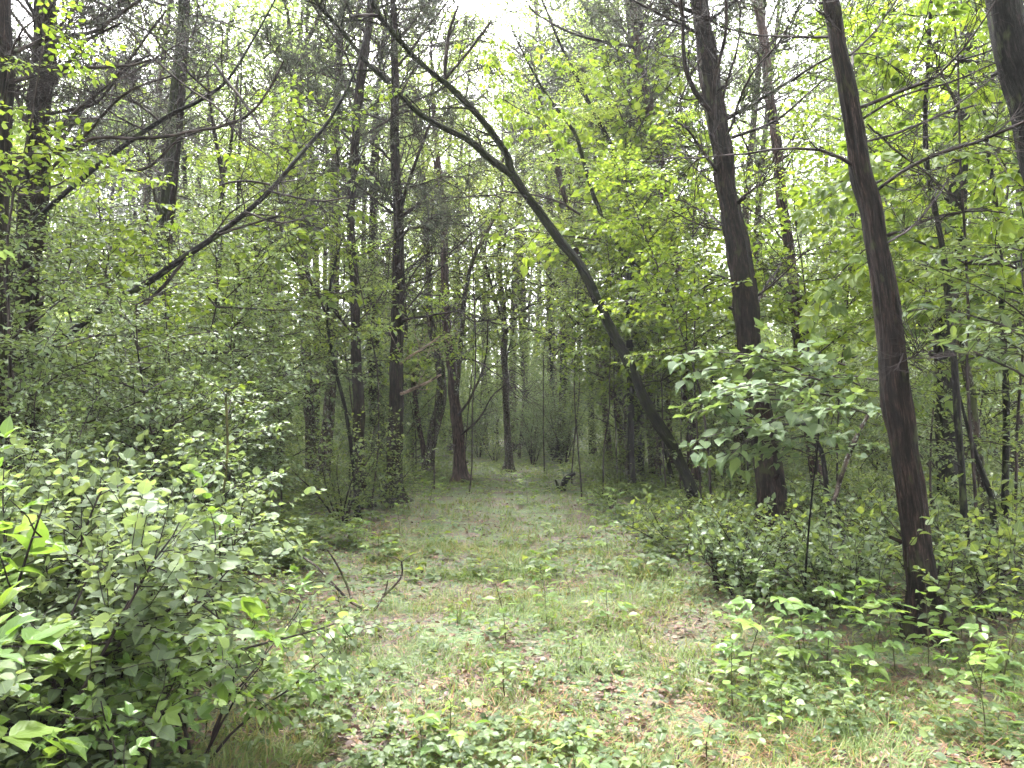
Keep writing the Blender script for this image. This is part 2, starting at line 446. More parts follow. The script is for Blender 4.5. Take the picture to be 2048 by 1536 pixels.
def dead_branch(seed, needles=0, L=2.2, up=.5, dense=1.0):
    rng = RNG(seed); g = Geo()
    p = arc(rng, (0, 0, 0), (1, 0, 0), L, 9, up, .13)
    r = np.linspace(.020, .004, len(p))
    tube(g, p, r, 5, 0, .2, seed)
    nd = []
    for k in range(int(15 * dense)):
        i = rng.integers(1, len(p) - 1); f = rng.random()
        q = p[i] * (1 - f) + p[i + 1] * f
        t = p[i + 1] - p[i]
        l2 = rng.uniform(.25, .95) * (1 - .5 * i / len(p)) * L / 2.2
        p2 = arc(rng, q, side_dirs(rng, t, 1, 50, .6)[0], l2, 5, rng.uniform(-.2, .5), .16)
        tube(g, p2, np.linspace(.0075, .0026, len(p2)), 3)
        for h in range(rng.integers(2, 6)):
            i2 = rng.integers(1, len(p2) - 1)
            p3 = arc(rng, p2[i2], side_dirs(rng, p2[i2 + 1] - p2[i2], 1, 48)[0], rng.uniform(.12, .45), 3, .1, .2)
            tube(g, p3, np.linspace(.0042, .0018, len(p3)), 3)
            if needles: nd.append(p3)
        if needles: nd.append(p2[2:])
    if needles:
        P0, D0 = [], []
        for q in nd:
            for s_ in range(len(q) - 1):
                m_ = needles
                f = rng.random((m_, 1))
                P0.append(q[s_] * (1 - f) + q[s_ + 1] * f + rng.normal(0, .018, (m_, 3)))
                D0.append(norm(q[s_ + 1] - q[s_]) + rng.normal(0, .7, (m_, 3)))
        P0 = np.concatenate(P0); D0 = np.concatenate(D0)
        gl = Geo(); put_leaves(gl, 'needle', P0, D0, rng.normal(0, 1, P0.shape), rng.uniform(.04, .085, len(P0)), rng, 0, 1.5)
        return g.mesh('cedar_bough', [M['twig']]), gl.mesh('bough_needles', [M['needle']])
    return g.mesh('bare_bough', [M['twig']]), None

def leafy_spray(seed, leaf='ovate', mat='leaf_mid', size=.10, L=1.3, comp=0, nside=14, droop=-.35, per=7, flat=.75, tilt=.35):
    """one bough with leaves: twigs to both sides, leaves alternating along them"""
    rng = RNG(seed); g = Geo()
    p = arc(rng, (0, 0, 0), (1, 0, .25), L, 7, droop, .10)
    tube(g, p, np.linspace(.010, .003, len(p)), 4)
    Lp, Ld = [], []
    for k in range(nside):
        u = (k + 1) / (nside + 1) * (len(p) - 1.01); i = int(u); f = u - i
        q = p[i] * (1 - f) + p[i + 1] * f
        t = p[i + 1] - p[i]
        l2 = L * rng.uniform(.25, .5) * (1.1 - .75 * u / len(p))
        p2 = arc(rng, q, side_dirs(rng, t, 2, 52, flat)[k % 2], l2, 4, droop * .5, .15)
        tube(g, p2, np.linspace(.0045, .0018, len(p2)), 3)
        m_ = max(3, int(per * l2 / .4))
        for j in range(m_):
            v = (j + .7) / m_ * (len(p2) - 1.01); i2 = int(v); f2 = v - i2
            tt = norm(p2[i2 + 1] - p2[i2])
            sd = norm(np.cross(tt, (0, 0, 1))) * (1 if j % 2 else -1)
            Lp.append(p2[i2] * (1 - f2) + p2[i2 + 1] * f2); Ld.append(tt * .7 + sd * .8 + rng.normal(0, .25, 3) + np.array((0, 0, -.15)))
        Lp.append(p2[-1]); Ld.append(p2[-1] - p2[-2])
    Lp = np.array(Lp); Ld = norm(np.array(Ld))
    nr = np.array((0, 0, 1.)) + rng.normal(0, tilt, Lp.shape)
    sz = size * rng.uniform(.6, 1.15, len(Lp))
    rn = None
    if comp:
        Lp, Ld, nr, sz, rn = compound(Lp, Ld, nr, sz * 1.7, rng, comp)
        Ld = Ld + np.array((0, 0, -.3))
    gl = Geo(); put_leaves(gl, leaf, Lp, Ld, nr, sz, rng, 0, 1.0, rn)
    return g.mesh('leafy_bough', [M['twig']]), gl.mesh('bough_foliage', [M[mat]])

def shrub_meshes(seed, H=1.4, R=.9, stems=7, leaf='ovate', mat='leaf_blue', size=.055, twigs=26, per=9, comp=0, lean=(0, 0), tilt=.45, low=.15):
    rng = RNG(seed); gs = Geo(); gl = Geo()
    Lp, Ld = [], []
    for s_ in range(stems):
        az = s_ * 2.4 + rng.normal(0, .3)
        out = R * rng.uniform(.35, 1.0)
        d = np.array((math.cos(az) * out + lean[0], math.sin(az) * out + lean[1], H))
        h = H * rng.uniform(.7, 1.05)
        p = arc(rng, (math.cos(az) * .05, math.sin(az) * .05, -.05), (d[0] * .5, d[1] * .5, H), h * 1.15, 9, -.15, .10)
        p[:, :2] += (np.linspace(0, 1, len(p))[:, None] ** 1.8) * (d[:2] * .45)
        tube(gs, p, np.linspace(.007 + .006 * H, .003, len(p)), 4)
        for k in range(twigs):
            u = (low + (1 - low) * rng.random() ** .8) * (len(p) - 1.01); i = int(u); f = u - i
            q = p[i] * (1 - f) + p[i + 1] * f
            t = norm(p[i + 1] - p[i])
            dd = side_dirs(rng, t, 1, 62)[0]; dd = dd + .25 * np.array((math.cos(az), math.sin(az), 0))
            l2 = rng.uniform(.3, .62) * R * (1.15 - .5 * u / len(p)) + .05
            p2 = arc(rng, q, dd, l2, 4, -.1, .18)
            tube(gs, p2, np.linspace(.0032, .0014, len(p2)), 3)
            m_ = max(3, int(per * l2 / .3))
            for j in range(m_):
                v = (j + .6) / m_ * (len(p2) - 1.01); i2 = int(v); f2 = v - i2
                tt = norm(p2[i2 + 1] - p2[i2]); sd = norm(np.cross(tt, (0, 0, 1.))) * (1 if j % 2 else -1)
                Lp.append(p2[i2] * (1 - f2) + p2[i2 + 1] * f2); Ld.append(tt * .6 + sd * .8 + rng.normal(0, .3, 3))
            Lp.append(p2[-1]); Ld.append(p2[-1] - p2[-2])
    Lp = np.array(Lp); Ld = norm(np.array(Ld)); nr = np.array((0, 0, 1.)) + rng.normal(0, tilt, Lp.shape)
    sz = size * rng.uniform(.35, 1.25, len(Lp)); rn = None
    if comp: Lp, Ld, nr, sz, rn = compound(Lp, Ld, nr, sz * 1.7, rng, comp)
    put_leaves(gl, leaf, Lp, Ld, nr, sz, rng, 0, 1.0, rn)
    return gs.mesh('shrub_stems', [M['twig']]), gl.mesh('shrub_leaves', [M[mat]])

def seedling_meshes(seed, H=.45, kind='pinnate', mat='leaf_fresh', size=.10):
    rng = RNG(seed); gs = Geo(); gl = Geo()
    p = arc(rng, (0, 0, -.03), (0, 0, 1), H + .03, 6, .2, .09)
    tube(gs, p, np.linspace(.0045, .002, len(p)), 4)
    n = {'pinnate': 11, 'simple': 15, 'trefoil': 11}[kind]
    Lp, Ld = [], []
    for k in range(n):
        u = (.18 + .81 * k / (n - 1)) * (len(p) - 1.01); i = int(u); f = u - i
        az = k * 2.4 + rng.normal(0, .3)
        q = p[i] * (1 - f) + p[i + 1] * f
        el = .35 + .5 * k / n
        d = np.array((math.cos(az) * math.cos(el), math.sin(az) * math.cos(el), math.sin(el)))
        pl = arc(rng, q, d, size * (.5 if kind != 'simple' else .35) * rng.uniform(.8, 1.4), 3, -.4, .08)
        tube(gs, pl, np.linspace(.0022, .0013, len(pl)), 3)
        Lp.append(pl[-1]); Ld.append(pl[-1] - pl[-2])
    Lp = np.array(Lp); Ld = norm(np.array(Ld)); Ld[:, 2] *= .4
    nr = np.array((0, 0, 1.)) + rng.normal(0, .22, Lp.shape); sz = size * rng.uniform(.75, 1.15, n)
    if kind == 'simple': put_leaves(gl, 'ovate', Lp, Ld, nr, sz, rng, 0)
    else:
        a = compound(Lp, Ld, nr, sz * 1.35, rng, 5 if kind == 'pinnate' else 3)
        put_leaves(gl, 'ovate', a[0], a[1], a[2], a[3], rng, 0, 1.0, a[4])
    return gs.mesh('seedling_stem', [M['stem']]), gl.mesh('seedling_leaves', [M[mat]])

def far_tree_meshes(seed, H=13, z0=2.5, R=2.6, ncl=210, nl=70, leafsize=.10, kind='broad'):
    rng = RNG(seed); gt = Geo(); gl = Geo()
    p = arc(rng, (0, 0, -.2), (rng.normal(0, .04), rng.normal(0, .04), 1), H, 12, .3, .035)
    r = np.linspace(.0075 * H + .02, .02, len(p)); r[0] *= 1.25
    tube(gt, p, r, 9, 0, .22, seed)
    hs_ = np.linspace(0, 1, len(p))
    Lp = []; Nn = []
    for k in range(ncl):
        u = (z0 / H) + (1 - z0 / H) * rng.random() ** (.85 if kind == 'broad' else .6)
        c = np.array([np.interp(u, hs_, p[:, a]) for a in range(3)])
        prof = math.sin(min(1, (u - z0 / H) / (1 - z0 / H) * .9 + .16) * PI) ** .6
        az = rng.uniform(0, 2 * PI); rr = R * prof * rng.uniform(.25, 1.0)
        q = c + np.array((math.cos(az) * rr, math.sin(az) * rr, rr * rng.uniform(-.05, .45)))
        if k % 4 == 0:
            lim = np.array([c + np.array((0, 0, -rr * .25)), c * .5 + q * .5 + np.array((0, 0, -.06 * rr)), q])
            lp, lr = spline(lim, [.028, .016, .005], 5); tube(gt, lp, lr, 3, 1)
        e = rng.normal(0, 1, (nl, 3)) * np.array((.42, .42, .13)) * rng.uniform(.7, 1.3)
        e[:, 2] -= .12 * (e[:, 0] ** 2 + e[:, 1] ** 2)
        Lp.append(q + e)
    Lp = np.concatenate(Lp); n = len(Lp)
    if kind == 'broad':
        put_leaves(gl, 'diamond', Lp, rng.normal(0, 1, (n, 3)) * (1, 1, .35), np.array((0, 0, 1.)) + rng.normal(0, .5, (n, 3)), leafsize * rng.uniform(.6, 1.25, n), rng, 0, 1.15)
    else:
        put_leaves(gl, 'needle', Lp, rng.normal(0, 1, (n, 3)) + (0, 0, .3), rng.normal(0, 1, (n, 3)), rng.uniform(.12, .24, n), rng, 0, 1.6)
    return gt.mesh('tree_trunk', [M['bark_grey'] if kind == 'broad' else M['bark_cedar'], M['twig']], smooth=(0,)), gl.mesh('tree_crown', [M['leaf_far' if kind == 'broad' else 'needle']])

# ------------------------------------------------------------------ shared boughs
DEAD = [dead_branch(100 + k, 0, 2.2, (.25, .6, .9, .1, .5, -.15)[k]) for k in range(6)]
GREEN = [dead_branch(200 + k, 7, 2.2, .2, 1.3) for k in range(4)]
HICK = [leafy_spray(300 + k, 'ovate', 'leaf_bright', .085, 1.3, 5, 9, -.45, 3) for k in range(3)]
OVAL = [leafy_spray(320 + k, 'ovate', 'leaf_bright', .108, 1.2, 0, 14, -.35, 6) for k in range(4)]
SMALL = [leafy_spray(340 + k, 'ovate', 'leaf_mid', .066, 1.2, 0, 16, -.25, 10) for k in range(4)]
COOL = [leafy_spray(360 + k, 'ovate', 'leaf_blue', .064, 1.2, 0, 16, -.2, 11) for k in range(4)]
BROAD = [leafy_spray(380 + k, 'heart', 'leaf_broad', .125, 1.1, 0, 12, -.25, 4, .9, .26) for k in range(3)]
LANCE = [leafy_spray(390 + k, 'lance', 'leaf_blue', .13, 1.0, 0, 10, -.3, 5, .9, .3) for k in range(2)]
SETS = dict(dead=DEAD, green=GREEN, hick=HICK, oval=OVAL, small=SMALL, cool=COOL, broad=BROAD, lance=LANCE)

def bough(root, kind, k, at_world, az, el, sc, roll=0.0):
    ms = SETS[kind]
    o = link('branch', ms[k % len(ms)][0], root)
    if ms[k % len(ms)][1] is not None: link('foliage', ms[k % len(ms)][1], o)
    o.location = Vector([float(c) for c in at_world]) - root.location
    o.rotation_euler = (roll, -el, az)
    o.scale = (sc, sc, sc)
    return o

HERO = {}
def tree(key, label, pts, Y, ext=3.0, bark='bark_cedar', boughs=(), name='cedar_tree', cat='tree', rough=.32, sides=22, seed=1, cut=False):
    """trunk traced as (px, py, width px); Y is one distance or one per point; goes on above the frame for ext metres"""
    Ys = [Y] * len(pts) if np.isscalar(Y) else list(Y)
    W = [P(a, b, y) for (a, b, w_), y in zip(pts, Ys)]
    wf = {'R1': .83, 'R2': .84, 'R4': .8, 'L1': .72, 'L3': .72, 'L2': .86, 'M': .9, 'L9': .85}.get(key, .82)
    R = [w_ * wf / 2 / F * y for (a, b, w_), y in zip(pts, Ys)]
    g0 = float(gz(W[0][0], W[0][1]))
    if W[0][2] > g0 + .05:
        d = W[1] - W[0]; d = d / max(d[2], .2); k = W[0][2] - g0
        W.insert(0, W[0] - d * np.array((.6, .6, 1)) * k); R.insert(0, R[0] * 1.12)
    W[0][2] = float(gz(W[0][0], W[0][1])) - .06
    base = W[0].copy(); base[2] += .06
    if ext:
        d = norm(W[-1] - W[-2]); r = R[-1]
        for s_ in (.35, .7, 1.0):
            d = norm(d + np.array((0, 0, .12)))
            W.append(W[-1] + d * ext * .34); R.append(r * (1 - .8 * s_))
    W = np.array(W); R = np.array(R); Rb = R.copy(); Rb[0] *= 1.18
    L = np.linalg.norm(np.diff(W, axis=0), axis=1).sum()
    p, r = spline(W, Rb, int(min(190, max(14, L / (.045 if sides >= 30 else .08)))))
    rng = RNG(seed * 7 + 1)
    nz = np.stack([fbm(np.linspace(0, L * 1.1, len(p)), np.full(len(p), seed * 3.3 + a), 40 + a) - .5 for a in range(2)], -1)
    p[:, :2] += nz * (.03 if key == 'M' else .10) * np.clip(np.arange(len(p)) / 6., 0, 1)[:, None] * min(1, R.max() * 8)
    h = p[:, 2] - base[2]
    r = r * (1 + .9 * np.exp(-np.clip(h, 0, 9) / .17))
    g = Geo(); tube(g, p, r, sides, 0, rough, seed)
    # broken stubs and knots
    for k in range(int(L * 1.6)):
        i = rng.integers(3, len(p) - 2)
        az = rng.uniform(0, 2 * PI); d = np.array((math.cos(az), math.sin(az), rng.uniform(-.1, .6)))
        l_ = rng.uniform(.03, .12) + r[i]
        q = np.array([p[i], p[i] + norm(d) * l_]); tube(g, q, [r[i] * .22 + .004, r[i] * .10 + .003], 5, 0, 0, seed + k)
    root = thing(name, label, cat, base)
    link('trunk', g.mesh('trunk', [M[bark]], base, smooth=(0,)), root)
    HERO[key] = (root, p, r)
    for (kind, n, z0, z1, sc0, sc1, el0, el1) in boughs:
        for k in range(n):
            zz = z0 + (z1 - z0) * (k + rng.random()) / n
            i = int(np.argmin(abs(h - zz)))
            bough(root, kind, int(rng.integers(0, 12)), p[i], rng.uniform(0, 2 * PI), rng.uniform(rad(el0), rad(el1)), rng.uniform(sc0, sc1), rng.uniform(-.5, .5))
    return root

def limb(key, pts, Y0, Y1, twigs=10, tl=.55, mat=None, leaves=None, name='branch', rough=.15):
    """a traced branch of a traced tree"""
    root = HERO[key][0]
    Ys = np.linspace(Y0, Y1, len(pts))
    W = np.array([P(a, b, y) for (a, b, w_), y in zip(pts, Ys)])
    R = np.array([w_ * (1.0 if key == 'M' else .8) / 2 / F * y for (a, b, w_), y in zip(pts, Ys)])
    seed = int(abs(pts[0][0]) * 3 + abs(pts[0][1]) * 7) % 997
    rng = RNG(seed)
    L = np.linalg.norm(np.diff(W, axis=0), axis=1).sum()
    p, r = spline(W, R, int(max(8, L / .09)))
    p += np.cumsum(rng.normal(0, .0035, p.shape), axis=0)
    g = Geo(); tube(g, p, r, 7, 0, rough, seed)
    for k in range(int(twigs * 1.8)):
        i = int(rng.uniform(.15, .98) * (len(p) - 1)); i = min(i, len(p) - 2)
        p2 = arc(rng, p[i], side_dirs(rng, p[i + 1] - p[i], 1, 52)[0], tl * rng.uniform(.4, 1.5), 6, rng.uniform(-.2, .6), .14)
        tube(g, p2, np.linspace(max(.003, r[i] * .35), .0018, len(p2)), 3)
        for h in range(6):
            i2 = rng.integers(1, 5)
            p3 = arc(rng, p2[i2], side_dirs(rng, p2[i2 + 1] - p2[i2], 1, 50)[0], tl * rng.uniform(.2, .6), 4, .1, .2)
            tube(g, p3, np.linspace(.0028, .0015, len(p3)), 3)
    o = link(name, g.mesh(name, [M[mat or 'twig']], tuple(root.location), smooth=(0,)), root)
    return o

# ================================================================== traced trees
# ---- right of the track
tree('R1', 'reddish-brown shaggy cedar, nearest trunk on the right, leaning left above the bright seedlings',
     [(1853, 1290, 60), (1838, 1150, 58), (1812, 950, 60), (1785, 720, 58), (1757, 520, 52), (1722, 340, 46), (1692, 170, 40), (1662, 0, 36)],
     5.0, 4.0, 'bark_cedar', [('dead', 9, 3.2, 7.8, .45, .8, 5, 45), ('green', 4, 6.2, 8.3, .6, .9, 0, 30)], sides=40, seed=1, rough=.40)
for pts, a, b in (([(1722, 215, 9), (1790, 187, 9), (1870, 155, 7), (1930, 90, 5), (1985, 5, 4)], 5.0, 4.4),
                  ([(1722, 240, 7), (1800, 196, 6), (1900, 168, 5), (2048, 105, 3)], 5.0, 4.6),
                  ([(1732, 285, 7), (1800, 262, 7), (1880, 225, 6), (1960, 165, 4), (2060, 80, 3)], 5.0, 5.6),
                  ([(1748, 385, 9), (1800, 345, 9), (1880, 305, 9), (1960, 280, 9), (2060, 235, 8)], 5.0, 4.3),
                  ([(1770, 490, 6), (1830, 452, 6), (1885, 385, 5), (1905, 350, 4)], 5.0, 5.5),
                  ([(1735, 250, 5), (1790, 300, 5), (1850, 345, 5), (1900, 400, 3)], 5.0, 5.6),
                  ([(1690, 80, 6), (1665, 45, 5), (1630, 15, 4)], 5.0, 4.8),
                  ([(1700, 110, 7), (1745, 70, 5), (1800, 0, 4)], 5.0, 5.2),
                  ([(1790, 725, 4), (1830, 715, 4), (1850, 690, 3)], 5.0, 4.7)
                  ):
    limb('R1', pts, a, b, 8, .42)
tree('R2', 'stout dark shaggy cedar with pale wood streaks, left of the nearest right trunk',
     [(1556, 1090, 60), (1530, 900, 60), (1500, 680, 58), (1478, 500, 52), (1455, 370, 46), (1432, 220, 46), (1410, 70, 42), (1398, 0, 40)],
     8.8, 5.0, 'bark_cedar', [('dead', 12, 2.4, 9.5, .5, 1.1, 5, 50), ('green', 12, 5.0, 11.0, .6, 1.1, 0, 40)], sides=40, seed=2, rough=.40)
for pts, a, b in (([(1452, 238, 12), (1530, 192, 9), (1600, 148, 7), (1670, 105, 5)], 8.8, 7.8),
                  ([(1462, 275, 9), (1550, 240, 7), (1610, 190, 5), (1650, 160, 4)], 8.8, 8.0),
                  ([(1425, 232, 14), (1385, 175, 13), (1368, 110, 11), (1362, 0, 9), (1350, -80, 7)], 8.7, 8.0),
                  ([(1428, 240, 14), (1430, 160, 11), (1452, 60, 9), (1446, -60, 7)], 8.6, 8.0),
                  ([(1435, 345, 9), (1412, 312, 8), (1380, 265, 6), (1350, 240, 4)], 8.8, 8.0),
                  ([(1400, 30, 13), (1350, 10, 10), (1300, -30, 8)], 8.8, 8.3),
                  ([(1395, 65, 9), (1350, 40, 7), (1270, 0, 5)], 8.8, 8.2),
                  ([(1480, 400, 8), (1515, 370, 6), (1560, 350, 4)], 8.8, 8.2),
                  ([(1505, 600, 6), (1560, 555, 5), (1610, 500, 4)], 8.8, 8.2),
                  ([(1442, 460, 6), (1400, 450, 5), (1340, 418, 3)], 8.8, 8.4)):
    limb('R2', pts, a, b, 10, .65)
tree('R3', 'dark double-stemmed tree behind the nearest right trunk, shaded black low down',
     [(1900, 1085, 46), (1888, 900, 42), (1890, 720, 42), (1905, 560, 46), (1913, 400, 40), (1925, 200, 32), (1935, 0, 26)],
     9.2, 4.5, 'bark_dark', [('dead', 6, 3.5, 9.0, .5, .9, 10, 50), ('oval', 8, 4.5, 9.5, .7, 1.1, -5, 30)], 'hardwood_tree', 'tree', seed=3)
tree('R3b', 'slimmer trunk arching up beside the black-based double tree on the right',
     [(1985, 1130, 20), (1968, 960, 22), (1940, 790, 20), (1920, 680, 20), (1908, 610, 18)], 8.4, 0.6, 'bark_grey', name='hardwood_tree', seed=4, sides=10)
tree('R4', 'thick black trunk slanting into the top right corner',
     [(2330, 1290, 95), (2190, 720, 92), (2060, 230, 86), (2025, 90, 82), (1998, -20, 78)], 4.6, 3.5, 'bark_dark',
     [('dead', 5, 4.0, 7.0, .5, .8, 5, 40)], 'hardwood_tree', seed=5, sides=18)
tree('R5', 'slender reddish cedar slanting left between the two big right-hand cedars',
     [(1642, 1010, 30), (1618, 850, 28), (1600, 700, 27), (1585, 560, 25), (1560, 340, 24), (1540, 180, 22), (1512, 0, 20)],
     12.0, 4.5, 'bark_cedar_pale', [('dead', 22, 2.5, 12.0, .5, 1.1, 5, 50), ('green', 6, 8, 12.5, .7, 1.1, 0, 30)], seed=6)
tree('R6', 'pale reddish cedar seen above the bright leaves, left of the stout shaggy cedar',
     [(1385, 900, 26), (1355, 590, 24), (1340, 450, 24), (1325, 350, 22), (1300, 220, 20), (1275, 90, 18), (1263, 0, 16)],
     15.0, 4.0, 'bark_cedar_pale', [('dead', 26, 4, 13.5, .8, 1.4, 5, 50), ('green', 20, 6.5, 14, .9, 1.5, 0, 40)], seed=7)
limb('R6', [(1280, 95, 9), (1200, 82, 8), (1130, 60, 6), (1070, 25, 5), (1045, -10, 4)], 15, 14, 10, .9)
limb('R6', [(1285, 100, 8), (1330, 80, 6), (1360, 40, 4)], 15, 14.4, 8, .8)
tree('R7', 'narrow cedar trunk just left of the pale reddish cedar, half lost in leaves',
     [(1335, 800, 14), (1312, 560, 15), (1298, 470, 14), (1285, 350, 12)], 18, 4.0, 'bark_cedar_pale', [('dead', 12, 4, 10, .7, 1.2, 5, 50)], seed=8, sides=10)
tree('R8', 'straight dark pole-like tree behind the mossy leaning tree, high up',
     [(1262, 860, 15), (1258, 640, 16), (1255, 500, 17), (1243, 390, 14), (1225, 300, 12), (1180, 210, 10), (1140, 130, 8)],
     14.5, 3.0, 'bark_dark', [('small', 7, 5, 9, .8, 1.2, 0, 30)], 'hardwood_tree', seed=9, sides=10)
tree('R9', 'dark stick-straight tree right of the pole-like tree behind the moss-covered stem',
     [(1280, 880, 12), (1272, 560, 13), (1268, 420, 11), (1262, 260, 9)], 17, 3.0, 'bark_dark', [('small', 7, 5, 9, .8, 1.3, 0, 30)], 'hardwood_tree', seed=10, sides=10)
tree('R10', 'thin dark sapling stem crossing the leaves right of the nearest trunk',
     [(1925, 1000, 16), (1905, 700, 15), (1890, 530, 14), (1872, 420, 13), (1853, 320, 13), (1852, 200, 11), (1858, 100, 10), (1864, -10, 8)],
     6.6, 2.0, 'bark_dark', name='sapling', seed=11, sides=9)
tree('R11', 'thin straight dark stem near the right edge, mossless and black',
     [(2010, 1065, 17), (2012, 850, 15), (2003, 600, 13), (1996, 450, 12), (1984, 360, 10)], 8.6, 3.0, 'bark_dark', [('cool', 6, 2, 5, .8, 1.1, 0, 25)], 'hardwood_tree', seed=12, sides=10)
tree('R12', 'stooping black stem close behind the seedlings at the right edge',
     [(1996, 1140, 20), (1985, 1000, 14), (1960, 930, 12)], 7.0, 1.0, 'bark_dark', [('cool', 4, 1, 2, .5, .8, 0, 25)], 'sapling', seed=13, sides=9)
# red leaning group by the track
tree('C1', 'smooth reddish cedar slanting left, middle of the leaning trio right of the track',
     [(1247, 892, 22), (1225, 770, 21), (1208, 700, 18), (1180, 580, 15), (1140, 430, 12), (1105, 300, 9)], 18.5, 3, 'bark_cedar_pale', [('dead', 18, 3, 11, .6, 1.1, 5, 50), ('green', 5, 8, 11, .7, 1, 0, 30)], seed=14, sides=12)
tree('C2', 'peeling pale trunk, left one of the leaning trio right of the track',
     [(1221, 935, 16), (1210, 830, 15), (1192, 700, 14), (1165, 560, 12), (1145, 470, 11)], 18.0, 3, 'bark_cedar_pale', [('dead', 14, 3, 10, .6, 1.0, 5, 50)], seed=15, sides=12)
tree('C3', 'thin mossy stem, right one of the leaning trio right of the track',
     [(1268, 895, 13), (1245, 800, 12), (1230, 700, 12), (1222, 620, 10)], 19.0, 3, 'bark_grey', [('small', 7, 4, 8, .8, 1.2, 0, 30)], 'hardwood_tree', seed=16, sides=10)
# hero: mossy leaning forked tree
tree('M', 'moss-covered slender tree bending far left across the track, forked high up',
     [(1388, 1004, 25), (1376, 962, 23), (1342, 888, 23), (1300, 820, 23), (1265, 742, 22), (1230, 672, 22), (1195, 602, 21), (1160, 532, 21), (1120, 480, 20), (1080, 425, 20), (1046, 382, 20), (1022, 345, 19)],
     list(np.linspace(12.4, 10.4, 12)), 0, 'bark_moss', [('dead', 5, 3.4, 5.6, .3, .5, 0, 50)], 'hardwood_tree', sides=22, seed=20, rough=.42)
limb('M', [(1024, 348, 18), (985, 322, 15), (950, 290, 14), (918, 270, 13), (880, 252, 11), (830, 220, 10), (780, 170, 9), (730, 120, 8), (680, 55, 9), (640, 8, 8), (600, -50, 6)], 10.4, 8.4, 14, .7, 'bark_moss', rough=.3)
limb('M', [(1022, 346, 18), (1014, 312, 14), (985, 265, 13), (950, 220, 13), (900, 170, 12), (860, 140, 11), (820, 100, 11), (775, 45, 12), (745, -5, 11), (725, -60, 9)], 10.4, 8.6, 14, .7, 'bark_moss', rough=.3)
limb('M', [(890, 160, 7), (893, 110, 9), (900, 62, 7), (918, 10, 4)], 9.6, 9.4, 6, .4)
limb('M', [(757, 32, 8), (725, 30, 8), (700, 34, 6)], 8.8, 8.7, 3, .3)
limb('M', [(890, 160, 6), (940, 100, 5), (985, 40, 4)], 9.6, 9.2, 6, .5)
limb('M', [(1160, 430, 5), (1120, 405, 5), (1070, 390, 4), (1000, 380, 3)], 10.9, 10.5, 6, .5)
for (px, py, Y, az, el, sc) in ((985, 130, 9.4, 60, -10, .8), (1010, 200, 9.6, 20, -25, .9), (1050, 190, 9.8, -20, -30, .9), (960, 60, 9.2, 80, 0, .7), (1010, 90, 9.4, 10, -10, .7), (830, 180, 9, 200, -10, .5)):
    bough(HERO['M'][0], 'hick', int(px), P(px, py, Y), rad(az), rad(el), sc)
# ---- left of the track
tree('L1', 'slim dark cedar, nearest upright trunk left of the track',
     [(726, 1004, 36), (722, 960, 30), (718, 850, 30), (712, 700, 26), (707, 560, 24), (702, 420, 21), (708, 300, 24), (718, 200, 23), (730, 100, 24), (742, -5, 20)],
     12.6, 4, 'bark_cedar', [('dead', 34, 3, 12, .6, 1.3, 0, 55), ('green', 18, 4.5, 12, .7, 1.2, 0, 40)], seed=30)
tree('L2', 'thicker dark cedar standing just right of the slim dark cedar left of the track',
     [(786, 990, 42), (790, 850, 36), (795, 700, 30), (797, 560, 27), (795, 420, 24), (790, 300, 21), (787, 150, 17), (784, 0, 13)],
     13.3, 4, 'bark_cedar', [('dead', 38, 3, 13, .6, 1.4, 0, 55), ('green', 20, 4.8, 13, .7, 1.4, 0, 40)], seed=31)
limb('L2', [(800, 640, 8), (860, 632, 6), (930, 622, 4)], 13.3, 12.0, 6, .5)
limb('L2', [(797, 730, 8), (830, 705, 6), (880, 672, 4)], 13.3, 12.4, 6, .5, 'deadwood')
limb('L2', [(797, 790, 9), (835, 775, 8), (880, 750, 5)], 13.3, 12.4, 3, .3, 'deadwood')
limb('L2', [(800, 430, 10), (812, 380, 9), (840, 300, 8), (870, 220, 6)], 13.3, 12.6, 8, .8)
limb('L2', [(790, 420, 8), (755, 360, 7), (725, 330, 6)], 13.3, 12.6, 8, .8)
tree('L3', 'tall reddish-brown trunk at the left edge of the track, midway back',
     [(921, 945, 34), (915, 850, 31), (905, 740, 27), (895, 650, 24), (890, 550, 22), (886, 450, 19), (878, 350, 16)],
     17.5, 4, 'bark_cedar_pale', [('dead', 26, 3, 13, .8, 1.5, 0, 55), ('small', 6, 7, 11, 1, 1.5, 0, 30)], seed=32)
limb('L3', [(912, 790, 12), (920, 700, 13), (928, 600, 12), (945, 520, 10), (975, 460, 8), (1000, 420, 5)], 17.4, 16.5, 12, .9, 'bark_grey')
limb('L3', [(922, 870, 6), (955, 840, 5), (985, 790, 4), (1010, 770, 3)], 17.4, 16.5, 6, .6)
limb('L3', [(918, 830, 7), (945, 790, 6), (970, 720, 4), (975, 640, 3)], 17.4, 16.6, 6, .6)
tree('L4', 'pale twisted trunk rising behind the tall reddish-brown trunk, bark shed in places',
     [(856, 935, 22), (868, 855, 26), (882, 790, 24), (876, 705, 22), (862, 660, 18), (858, 560, 16), (850, 430, 13)],
     19, 4, 'bark_grey', [('small', 9, 5, 11, 1, 1.5, 0, 30)], 'hardwood_tree', seed=33)
tree('L4b', 'narrow leaning trunk whose foot touches the pale twisted one',
     [(852, 935, 14), (838, 850, 13), (826, 760, 12), (815, 690, 10), (808, 560, 8)], 19.3, 3, 'bark_cedar_pale', [('dead', 12, 3, 9, .7, 1.2, 0, 50)], seed=34, sides=10)
tree('L5', 'tall straight grey trunk forking near the top, left of the two dark cedars',
     [(624, 930, 26), (618, 800, 25), (612, 700, 23), (606, 550, 23), (606, 420, 22), (602, 250, 20), (596, 155, 18)],
     16.5, 0.2, 'bark_grey', [('dead', 10, 5, 9, .6, 1.0, 10, 50)], 'hardwood_tree', seed=35)
